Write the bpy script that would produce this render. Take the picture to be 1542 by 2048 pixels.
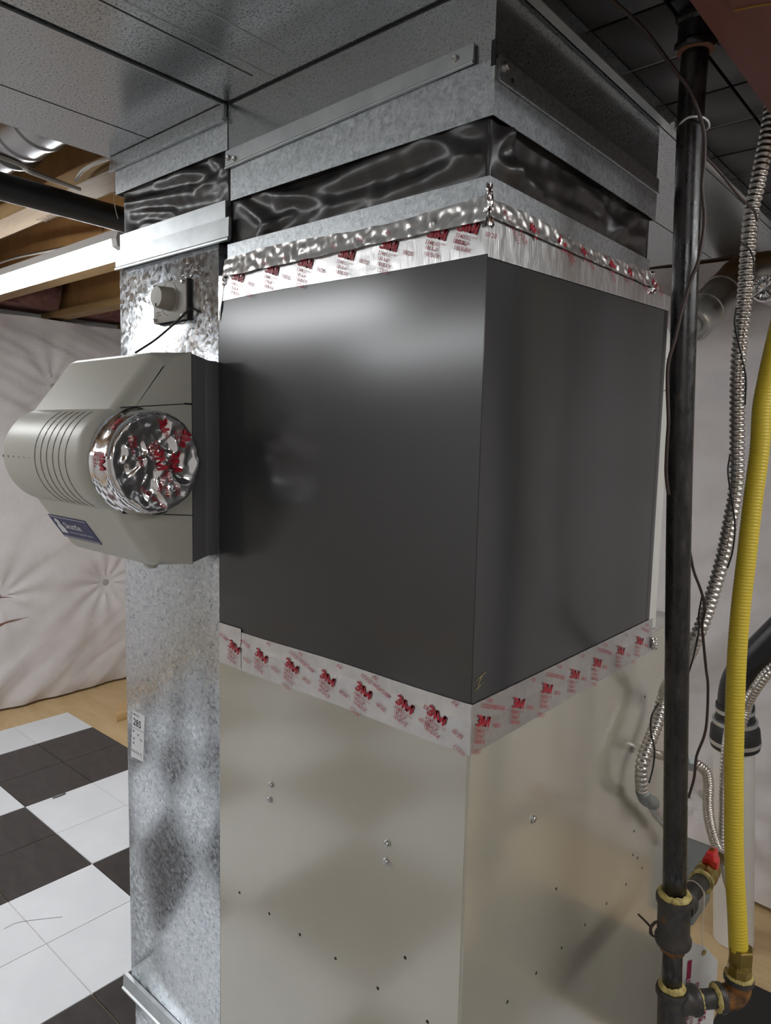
import bpy, bmesh, math, random
from mathutils import Vector, Matrix, noise
for o in list(bpy.data.objects): bpy.data.objects.remove(o)
S = bpy.context.scene
COL = S.collection
rnd = random.Random(7)

# ------------------------------------------------------------------ camera, world, exposure
cam_d = bpy.data.cameras.new('camera'); cam = bpy.data.objects.new('camera', cam_d); COL.objects.link(cam)
cam_d.sensor_fit = 'HORIZONTAL'; cam_d.sensor_width = 36.0
cam_d.lens = 1420.4*36/1542
cam_d.clip_start = 0.02
RT = Vector((0.75223859, 0.65851959, 0.02211437)); DN = Vector((0.08574386, -0.06455877, -0.99422339)); FW = Vector((-0.65328791, 0.74978938, -0.10502762))
m = Matrix.Identity(4)
for i in range(3):
    m[i][0] = RT[i]; m[i][1] = -DN[i]; m[i][2] = -FW[i]
m.translation = (0.47862, -0.721105, 1.646879)
cam.matrix_world = m
S.camera = cam
W = bpy.data.worlds.new('world'); S.world = W; W.use_nodes = True
W.node_tree.nodes['Background'].inputs[0].default_value = (0.02, 0.02, 0.022, 1)
S.view_settings.view_transform = 'Standard'; S.view_settings.look = 'None'
S.view_settings.gamma = 1.0; S.view_settings.use_curve_mapping = False
S.view_settings.exposure = 1.2
LAMP = 16.0

# ------------------------------------------------------------------ materials
MATS = {}
class N:
    """small node helper"""
    def __init__(s, name, **kw):
        s.m = bpy.data.materials.new(name); s.m.use_nodes = True; s.t = s.m.node_tree
        s.b = s.t.nodes['Principled BSDF']; MATS[name] = s.m
        for k, v in kw.items(): s.set(k, v)
        s._co = None
    def set(s, k, v):
        k = {'col': 'Base Color', 'rough': 'Roughness', 'metal': 'Metallic', 'spec': 'Specular IOR Level', 'coat': 'Coat Weight', 'coatr': 'Coat Roughness', 'ecol': 'Emission Color', 'estr': 'Emission Strength', 'aniso': 'Anisotropic', 'sheen': 'Sheen Weight'}[k]
        if isinstance(v, tuple): v = (*v, 1) if len(v) == 3 else v
        s.b.inputs[k].default_value = v
    def co(s, scale=(1, 1, 1)):
        n = s.t.nodes.new('ShaderNodeTexCoord'); mp = s.t.nodes.new('ShaderNodeMapping')
        mp.inputs['Scale'].default_value = scale
        s.t.links.new(n.outputs['Object'], mp.inputs[0]); return mp.outputs[0]
    def noise(s, scale, detail=3, rough=.55, stretch=(1, 1, 1), dist=0):
        n = s.t.nodes.new('ShaderNodeTexNoise'); n.inputs['Scale'].default_value = scale; n.inputs['Detail'].default_value = detail
        n.inputs['Roughness'].default_value = rough; n.inputs['Distortion'].default_value = dist
        s.t.links.new(s.co(stretch), n.inputs['Vector']); return n.outputs['Fac']
    def vor(s, scale, feature='F1', stretch=(1, 1, 1), out='Distance'):
        n = s.t.nodes.new('ShaderNodeTexVoronoi'); n.feature = feature; n.inputs['Scale'].default_value = scale
        s.t.links.new(s.co(stretch), n.inputs['Vector']); return n.outputs[out]
    def ramp(s, fac, stops):
        n = s.t.nodes.new('ShaderNodeValToRGB'); e = n.color_ramp.elements
        while len(e) < len(stops): e.new(0.5)
        for i, (p, c) in enumerate(stops):
            e[i].position = p; e[i].color = (*c, 1) if isinstance(c, tuple) else (c, c, c, 1)
        s.t.links.new(fac, n.inputs[0]); return n.outputs[0]
    def mix(s, fac, a, b, mode='MIX'):
        n = s.t.nodes.new('ShaderNodeMix'); n.data_type = 'RGBA'; n.blend_type = mode
        for i, v in ((0, fac), (6, a), (7, b)):
            if hasattr(v, 'links') or hasattr(v, 'is_linked'): s.t.links.new(v, n.inputs[i])
            elif isinstance(v, tuple): n.inputs[i].default_value = (*v, 1)
            else: n.inputs[i].default_value = v
        return n.outputs[2]
    def link(s, out, k):
        k = {'col': 'Base Color', 'rough': 'Roughness', 'metal': 'Metallic', 'normal': 'Normal'}[k]
        s.t.links.new(out, s.b.inputs[k]); return s
    def bump(s, h, strength, dist=0.002):
        n = s.t.nodes.new('ShaderNodeBump'); n.inputs['Strength'].default_value = strength; n.inputs['Distance'].default_value = dist
        s.t.links.new(h, n.inputs['Height']); s.t.links.new(n.outputs[0], s.b.inputs['Normal']); return s

def build_materials():
    # galvanised sheet, fine speckle (trunks)
    n = N('galv_fine', metal=.9)
    f = n.noise(340, 2, .6); big = n.noise(3, 3)
    c = n.ramp(f, [(.33, (.2, .22, .24)), (.43, (.46, .49, .51)), (.7, (.60, .63, .65))])
    n.link(n.mix(n.ramp(big, [(.35, 0.0), (.7, .35)]), c, (.44, .47, .49)), 'col')
    n.link(n.ramp(f, [(.3, .30), (.7, .16)]), 'rough')
    n.bump(f, .02, .0004)
    # galvanised with large crystals (return drop)
    n = N('galv_spangle', metal=.92)
    v = n.vor(150, 'F1', out='Color'); v2 = n.vor(150, 'F2', (1, 1, .75)); f = n.noise(125, 4, .7, dist=1.2); b = n.noise(5, 2)
    sep = n.t.nodes.new('ShaderNodeSeparateColor'); n.t.links.new(v, sep.inputs[0])
    c = n.ramp(f, [(.33, (.20, .235, .27)), (.41, (.52, .56, .60)), (.60, (.70, .73, .75)), (.72, (.9, .92, .93))])
    n.link(c, 'col')
    n.link(n.ramp(sep.outputs[0], [(0, .13), (1, .28)]), 'rough')
    mixh = n.mix(.5, f, sep.outputs[1])
    n.bump(mixh, .2, .0010)
    # galvanised collars
    n = N('galv_collar', metal=.92)
    f = n.noise(140, 3, .65, dist=.8); n.link(n.ramp(f, [(.3, (.36, .39, .41)), (.5, (.53, .56, .58)), (.72, (.70, .73, .74))]), 'col')
    n.set('rough', .38); n.bump(f, .15, .0008)
    n = N('galv_plain', metal=.95, rough=.42)
    f = n.noise(25, 3); n.link(n.ramp(f, [(.3, (.50, .53, .54)), (.7, (.64, .66, .67))]), 'col')
    n = N('screw_zinc', col=(.55, .55, .53), metal=1., rough=.35)
    n = N('dark_gap', col=(.012, .012, .013), rough=.8)
    # foil tape
    n = N('foil', metal=.96)
    f = n.noise(28, 4, .6); g = n.noise(420, 2, .5, (1, 1, .12))
    n.link(n.ramp(f, [(.3, (.66, .655, .655)), (.7, (.78, .775, .77))]), 'col'); n.set('rough', .36)
    n.bump(n.mix(.4, f, g), .55, .0014)
    n = N('foil_crumple', metal=.98, rough=.12)
    f = n.noise(60, 3, .5); n.set('col', (.80, .79, .80)); n.bump(f, .12, .003)
    n = N('foil_lip', metal=.93, rough=.36); f = n.vor(60, 'F1'); n.set('col', (.82, .8, .78)); n.bump(f, .2, .002)
    n = N('print_red', col=(.42, .012, .03), rough=.4)
    n = N('fabric_black'); f = n.noise(16, 4); n.link(n.ramp(f, [(.45, (.016, .014, .014)), (.75, (.04, .033, .026))]), 'col')
    n.set('rough', .38); n.set('spec', .75); n.bump(n.noise(900, 1), .05, .0003)
    # painted steel
    n = N('coil_paint', col=(.040, .041, .043), rough=.27, spec=.75); f = n.noise(300, 2, .5, (.05, .05, 1)); n.bump(f, .02, .0004)
    sm = n.noise(5, 2); n.set('rough', .2)
    n = N('furnace_paint', rough=.2, spec=.8); f = n.noise(4, 3)
    n.link(n.ramp(f, [(.3, (.43, .40, .325)), (.7, (.46, .43, .35))]), 'col'); n.set('coat', 1.0); n.set('coatr', .13); n.b.inputs['Coat IOR'].default_value = 1.75
    n = N('humidifier_beige', rough=.42); f = n.noise(600, 2); n.link(n.ramp(n.noise(6, 2), [(.3, (.47, .46, .395)), (.7, (.5, .49, .42))]), 'col'); n.bump(f, .08, .0004)
    n = N('humidifier_grey', col=(.115, .112, .118), rough=.42)
    n = N('groove', col=(.16, .15, .12), rough=.6)
    n = N('badge_blue', col=(.016, .022, .10), rough=.45)
    n = N('badge_white', col=(.7, .7, .72), rough=.4)
    # cloths
    n = N('blanket', rough=.62, spec=.3); f = n.noise(7, 4)
    n.link(n.ramp(f, [(.3, (.60, .565, .56)), (.7, (.67, .635, .63))]), 'col'); n.bump(n.noise(26, 5, .6, (1, 1, .6), 1.2), .22, .012)
    n = N('washer', col=(.42, .41, .4), rough=.45, metal=.3)
    n = N('tear_brown', col=(.22, .1, .06), rough=.9)
    n = N('batt_pink', rough=1.); f = n.noise(9, 5, .7); n.link(n.ramp(f, [(.3, (.10, .045, .04)), (.7, (.25, .115, .105))]), 'col'); n.bump(f, .9, .02)
    # wood
    def wood(name, c1, c2, stretch, scale=14, rough=.6):
        n = N(name, rough=rough); f = n.noise(scale, 5, .65, stretch, 1.); k = n.noise(2.5, 2)
        n.link(n.mix(n.ramp(k, [(.4, 0.), (.7, .3)]), n.ramp(f, [(.25, c1), (.75, c2)]), c1), 'col'); n.bump(f, .12, .002)
    wood('joist_flange', (.20, .115, .04), (.34, .215, .09), (.15, 1.5, 1.5), 22)
    wood('joist_web', (.26, .13, .042), (.42, .235, .09), (.7, 1, .25), 10)
    wood('subfloor', (.30, .2, .1), (.45, .32, .18), (1, 1, 1), 12)
    wood('plywood', (.50, .345, .17), (.66, .49, .28), (.35, 1.2, 1), 9)
    wood('plank', (.46, .29, .12), (.6, .41, .2), (1.2, .2, 1), 14)
    n = N('beam_red', rough=.6); f = n.noise(30, 5, .6, (1.4, .09, 1.)); n.link(n.ramp(f, [(.3, (.085, .022, .016)), (.45, (.17, .05, .035)), (.8, (.2, .062, .045))]), 'col'); n.bump(f, .1, .001)
    n = N('chalk', col=(.3, .16, .03), rough=.9)
    # floor tile
    n = N('tile_black', rough=.34); f = n.noise(9, 5, .65, (1, 2.4, 1)); n.link(n.ramp(f, [(.3, (.028, .023, .022)), (.75, (.062, .053, .05))]), 'col')
    n = N('tile_white', rough=.32); f = n.noise(5, 4); n.link(n.ramp(f, [(.3, (.70, .72, .745)), (.7, (.77, .785, .81))]), 'col')
    n = N('scuff', col=(.12, .12, .12), rough=.7)
    n = N('mat_black', col=(.012, .012, .013), rough=.6)
    # pipes
    n = N('iron_black', rough=.3, spec=.7, metal=.25); f = n.noise(70, 5, .7, (1, 1, .35)); n.link(n.ramp(f, [(.4, (.010, .009, .009)), (.62, (.026, .022, .02)), (.78, (.12, .085, .06))]), 'col'); n.link(n.ramp(f, [(.4, .22), (.7, .5)]), 'rough'); n.bump(n.noise(300, 3), .12, .0006)
    n = N('iron_fitting', rough=.5, metal=.4); f = n.noise(45, 4, .6); n.link(n.ramp(f, [(.3, (.035, .032, .03)), (.62, (.075, .068, .062)), (.72, (.2, .085, .02)), (.8, (.1, .08, .06))]), 'col'); n.bump(n.noise(160, 3), .3, .001)
    n = N('rust', rough=.7, metal=.2); f = n.noise(60, 4); n.link(n.ramp(f, [(.35, (.03, .025, .02)), (.6, (.25, .1, .02)), (.8, (.3, .2, .07))]), 'col')
    n = N('dope_yellow', rough=.6); f = n.noise(110, 4); n.link(n.ramp(f, [(.3, (.2, .15, .05)), (.5, (.5, .4, .13)), (.75, (.58, .47, .2))]), 'col'); n.bump(f, .6, .003)
    n = N('steel_flex', metal=1., rough=.28); n.link(n.ramp(n.noise(12, 3), [(.3, (.52, .49, .45)), (.7, (.66, .63, .59))]), 'col')
    n = N('stainless', col=(.62, .58, .52), metal=1., rough=.24)
    n = N('csst_yellow', col=(.60, .45, .03), rough=.38)
    n = N('brass', metal=1., rough=.3); n.link(n.ramp(n.noise(30, 3), [(.3, (.30, .215, .06)), (.7, (.45, .34, .115))]), 'col')
    n = N('valve_red', col=(.55, .02, .02), rough=.35)
    n = N('abs_black', col=(.014, .015, .017), rough=.38)
    n = N('rubber', col=(.018, .018, .019), rough=.55)
    n = N('pvc_white', rough=.4); n.link(n.ramp(n.noise(4, 3), [(.3, (.66, .64, .6)), (.7, (.72, .7, .66))]), 'col')
    n = N('conduit_bracket', col=(.30, .32, .31), metal=.6, rough=.5)
    n = N('wire_brown', col=(.045, .028, .022), rough=.45)
    n = N('wire_black', col=(.012, .011, .011), rough=.45)
    n = N('cable_white', col=(.62, .59, .54), rough=.5)
    n = N('tie_white', col=(.75, .75, .74), rough=.4)
    n = N('string', col=(.66, .58, .48), rough=.8)
    n = N('duct_round', metal=.95, rough=.33); n.link(n.ramp(n.noise(5, 3, .5, (.3, 1, 1)), [(.3, (.38, .39, .40)), (.7, (.56, .57, .58))]), 'col')
    n = N('vent_metal', metal=.95, rough=.42); n.link(n.ramp(n.noise(14, 4), [(.3, (.36, .35, .33)), (.7, (.52, .51, .49))]), 'col')
    n = N('rust_cap', metal=.7, rough=.45); n.link(n.ramp(n.noise(26, 4), [(.5, (.40, .40, .39)), (.62, (.36, .33, .28)), (.7, (.34, .16, .05))]), 'col')
    # lamp
    n = N('lamp_housing', col=(.66, .68, .70), rough=.4)
    n = N('lamp_lens', col=(.9, .9, .9), rough=.5); n.set('ecol', (.955, .98, 1.0)); n.set('estr', LAMP)
    n = N('chain', col=(.6, .58, .54), metal=1., rough=.3)
    n = N('paper', col=(.70, .70, .71), rough=.6)
    n = N('tag_paper', col=(.56, .55, .52), rough=.6)
    n = N('ink_black', col=(.03, .03, .035), rough=.6)
    n = N('ink_purple', col=(.16, .14, .36), rough=.6)
    n = N('maroon', col=(.25, .008, .05), rough=.6)
    n = N('ink_brown', col=(.12, .08, .05), rough=.8)
    n = N('panel_black', rough=.38); n.link(n.ramp(n.noise(5, 3), [(.3, (.008, .008, .009)), (.7, (.02, .019, .019))]), 'col'); n.bump(n.noise(4, 2), .3, .01)
    n = N('panel_glint', col=(.25, .26, .27), rough=.4)
    n = N('wall_paint', col=(.62, .6, .585), rough=.8)
    n = N('stat_plate', rough=.4); n.link(n.ramp(n.noise(10, 2), [(.3, (.38, .36, .31)), (.7, (.42, .40, .35))]), 'col')
    n = N('stat_knob', col=(.36, .33, .27), rough=.45)
build_materials()
M = MATS

# ------------------------------------------------------------------ object helpers
def tag(o, label=None, cat=None, group=None, kind=None):
    if label: o['label'] = label
    if cat: o['category'] = cat
    if group: o['group'] = group
    if kind: o['kind'] = kind
    return o
def thing(name, loc, label, cat, group=None):
    o = bpy.data.objects.new(name, None); COL.objects.link(o); o.location = loc; o.empty_display_size = .05
    return tag(o, label, cat, group)
def wloc(o):
    v = Vector((0, 0, 0))
    while o: v = v + o.location; o = o.parent
    return v
def make(name, verts, faces, mat, parent=None, smooth=False, loc=None, label=None, kind=None, mats=None, fmat=None):
    """mesh given in world coordinates -> object whose origin is its parent (or loc)"""
    me = bpy.data.meshes.new(name)
    off = wloc(parent) if parent else Vector(loc) if loc else Vector((0, 0, 0))
    me.from_pydata([tuple(Vector(v)-off) for v in verts], [], faces)
    me.materials.append(M[mat])
    if mats:
        for k in mats: me.materials.append(M[k])
        for p, i in zip(me.polygons, fmat): p.material_index = i
    if smooth:
        for p in me.polygons: p.use_smooth = True
    me.update()
    o = bpy.data.objects.new(name, me); COL.objects.link(o)
    if parent: o.parent = parent
    else: o.location = off
    if label: o['label'] = label
    if kind: o['kind'] = kind
    return o
def box_vf(lo, hi):
    x0, y0, z0 = lo; x1, y1, z1 = hi
    v = [(x0, y0, z0), (x1, y0, z0), (x1, y1, z0), (x0, y1, z0), (x0, y0, z1), (x1, y0, z1), (x1, y1, z1), (x0, y1, z1)]
    f = [(3, 2, 1, 0), (4, 5, 6, 7), (0, 1, 5, 4), (1, 2, 6, 5), (2, 3, 7, 6), (3, 0, 4, 7)]
    return v, f
def bevel(o, w, seg=2):
    bm = bmesh.new(); bm.from_mesh(o.data)
    bmesh.ops.bevel(bm, geom=bm.edges[:], offset=w, segments=seg, profile=.5, affect='EDGES', clamp_overlap=True)
    bm.to_mesh(o.data); bm.free()
    for p in o.data.polygons: p.use_smooth = True
    try: o.data.set_sharp_from_angle(angle=math.radians(40))
    except Exception: pass
def box(name, lo, hi, mat, parent=None, bev=0, **k):
    v, f = box_vf(lo, hi)
    if not parent and 'loc' not in k: k['loc'] = ((lo[0]+hi[0])/2, (lo[1]+hi[1])/2, lo[2])
    o = make(name, v, f, mat, parent, **k)
    if bev: bevel(o, bev)
    return o
def hexa(name, v8, mat, parent=None, bev=0, **k):
    f = [(3, 2, 1, 0), (4, 5, 6, 7), (0, 1, 5, 4), (1, 2, 6, 5), (2, 3, 7, 6), (3, 0, 4, 7)]
    o = make(name, v8, f, mat, parent, **k)
    if bev: bevel(o, bev)
    return o
def spline(pts, n):
    """Catmull-Rom resample with n points per span"""
    P = [Vector(p) for p in pts]
    if len(P) < 3: 
        return [P[0].lerp(P[-1], i/n) for i in range(n+1)]
    P = [P[0]*2-P[1]]+P+[P[-1]*2-P[-2]]
    out = []
    for i in range(1, len(P)-2):
        for k in range(n):
            t = k/n; a, b, c, d = P[i-1:i+3]
            out.append(.5*((2*b)+(c-a)*t+(2*a-5*b+4*c-d)*t*t+(3*b-a-3*c+d)*t**3))
    out.append(P[-2]); return out
def resample(P, step):
    out = [P[0]]; acc = 0
    for a, b in zip(P, P[1:]):
        L = (b-a).length
        while acc+L >= step:
            t = (step-acc)/L; a = a.lerp(b, t); out.append(a); L = (b-a).length; acc = 0
        acc += L
    return out
def sweep_vf(P, radii, seg=12, caps=True, base=0):
    v, f = [], []
    n = None
    for i, p in enumerate(P):
        t = (P[min(i+1, len(P)-1)]-P[max(i-1, 0)]).normalized()
        if n is None:
            n = t.orthogonal().normalized()
        n = (n-t*n.dot(t)).normalized(); b = t.cross(n)
        r = radii[i] if isinstance(radii, (list, tuple)) else radii
        for k in range(seg):
            a = 2*math.pi*k/seg; v.append(p+n*(r*math.cos(a))+b*(r*math.sin(a)))
    for i in range(len(P)-1):
        for k in range(seg):
            k2 = (k+1) % seg; f.append((base+i*seg+k, base+i*seg+k2, base+(i+1)*seg+k2, base+(i+1)*seg+k))
    if caps:
        f.append(tuple(base+k for k in range(seg))[::-1]); f.append(tuple(base+(len(P)-1)*seg+k for k in range(seg)))
    return v, f
def tube(name, pts, r, mat, parent=None, seg=10, n=6, **k):
    P = spline(pts, n) if len(pts) > 2 else [Vector(p) for p in pts]
    v, f = sweep_vf(P, r, seg)
    if not parent and 'loc' not in k: k['loc'] = tuple(P[-1])
    return make(name, v, f, mat, parent, smooth=True, **k)
def corrugated(name, pts, r0, r1, pitch, mat, parent=None, seg=14, **k):
    P = resample(spline(pts, 12), pitch/6)
    R = [r0+(r1-r0)*(0, .62, .93, 1, .93, .62)[i % 6] for i in range(len(P))]
    v, f = sweep_vf(P, R, seg)
    if not parent and 'loc' not in k: k['loc'] = tuple(P[-1])
    return make(name, v, f, mat, parent, smooth=True, **k)
def lathe(name, prof, origin, axis, mat, parent=None, seg=24, smooth=True, **k):
    """prof = [(radius, height along axis)]"""
    ax = Vector(axis).normalized(); n = ax.orthogonal().normalized(); b = ax.cross(n); o = Vector(origin)
    v, f = [], []
    for r, h in prof:
        for i in range(seg):
            a = 2*math.pi*i/seg; v.append(o+ax*h+n*(r*math.cos(a))+b*(r*math.sin(a)))
    for j in range(len(prof)-1):
        for i in range(seg):
            i2 = (i+1) % seg; f.append((j*seg+i, j*seg+i2, (j+1)*seg+i2, (j+1)*seg+i))
    f.append(tuple(range(seg))[::-1]); f.append(tuple((len(prof)-1)*seg+i for i in range(seg)))
    if not parent and 'loc' not in k: k['loc'] = tuple(origin)
    ob = make(name, v, f, mat, parent, smooth=smooth, **k)
    if smooth:
        try: ob.data.set_sharp_from_angle(angle=math.radians(38))
        except Exception: pass
    return ob
def grid(name, fn, nu, nv, mat, parent=None, thick=None, **k):
    """fn(u,v) in [0,1]^2 -> point; optional back sheet 'thick' = offset vector makes it a closed slab"""
    v = [Vector(fn(i/nu, j/nv)) for j in range(nv+1) for i in range(nu+1)]
    f = []
    for j in range(nv):
        for i in range(nu):
            a = j*(nu+1)+i; f.append((a, a+1, a+nu+2, a+nu+1))
    if thick:
        t = Vector(thick); nb = len(v)
        rim = [i for i in range(nu+1)]+[j*(nu+1)+nu for j in range(1, nv+1)]+[nv*(nu+1)+i for i in range(nu-1, -1, -1)]+[j*(nu+1) for j in range(nv-1, 0, -1)]
        for i in rim: v.append(v[i]+t)
        L = len(rim)
        for i in range(L): f.append((rim[i], nb+i, nb+(i+1) % L, rim[(i+1) % L]))
        f.append(tuple(nb+i for i in range(L)))
    if not parent and 'loc' not in k: k['loc'] = tuple(v[0])
    o = make(name, v, f, mat, parent, smooth=True, **k)
    if thick: o.data.set_sharp_from_angle(angle=math.radians(50))
    return o
TXT = {}
def text_vf(body, h, bold=0.0, italic=0.0):
    """flat lettering: verts in mm-free metres, x right, y up, origin at top left; cap height h"""
    key = (body, bold)
    if key not in TXT:
        c = bpy.data.curves.new('t', 'FONT'); c.body = body; c.size = 1; c.offset = bold; c.resolution_u = 2
        o = bpy.data.objects.new('t', c); COL.objects.link(o)
        me = o.to_mesh()
        vs = [tuple(v.co) for v in me.vertices]; fs = [tuple(p.vertices) for p in me.polygons]
        o.to_mesh_clear(); bpy.data.objects.remove(o); bpy.data.curves.remove(c)
        TXT[key] = (vs, fs)
        if body == '3M':     # heavy M built from bars, the font's own M closes up when thickened
            v3, f3 = text_vf('3', .69, .03); vs = [(x*1.05, y+.69, 0) for x, y in v3]; fs = list(f3)
            x0 = max(v[0] for v in vs)+.035; w, hh, t_ = .80, .69, .17
            for quad in (((0, 0), (t_, 0), (t_, hh), (0, hh)), ((w-t_, 0), (w, 0), (w, hh), (w-t_, hh)), ((0, hh), (t_*1.2, hh), (w/2+t_*.55, 0), (w/2-t_*.55, 0)), ((w-t_*1.2, hh), (w, hh), (w/2+t_*.55, 0), (w/2-t_*.55, 0))):
                b = len(vs); vs = vs+[(x0+a, c, 0) for a, c in quad]; fs = fs+[(b, b+1, b+2, b+3)]
            TXT[key] = (vs, fs)
    vs, fs = TXT[key]
    capH = .69
    s = h/capH
    return [((x+italic*y)*s, y*s-h) for x, y, z in vs], fs
def text_w(body, h):
    vs, fs = text_vf(body, h); return max(v[0] for v in vs)
def put_text(name, items, org, ux, uy, mat, parent, rot=0, conform=None, **k):
    """items: (text, x, y_top, cap height, bold, width or None); plane coords -> world org + x*ux + y*uy"""
    V, F = [], []
    c, s = math.cos(rot), math.sin(rot)
    for it in items:
        body, x0, y0, h, bold, wd = it
        vs, fs = text_vf(body, h, bold); sx = 1
        if wd: sx = wd/max(v[0] for v in vs)
        b = len(V)
        for x, y in vs:
            X, Y = x0+x*sx, y0+y
            X, Y = X*c-Y*s, X*s+Y*c
            V.append((X, Y))
        F += [tuple(i+b for i in f) for f in fs]
    ux = Vector(ux); uy = Vector(uy); org = Vector(org)
    W3 = [org+ux*x+uy*y for x, y in V]
    if conform: W3 = [conform(p) for p in W3]
    return make(name, W3, F, mat, parent, **k)
def ridge(u, v, L):
    """sum of soft ridges: (u0,v0,u1,v1,width,height)"""
    h = 0
    for a, b, c, d, w, g in L:
        dx, dy = c-a, d-b; q = dx*dx+dy*dy
        t = max(0, min(1, ((u-a)*dx+(v-b)*dy)/q))
        r2 = (u-a-dx*t)**2+(v-b-dy*t)**2
        h += g*math.exp(-r2/(w*w))*(.35+.65*math.sin(math.pi*(.1+.8*t)))
    return h

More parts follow.
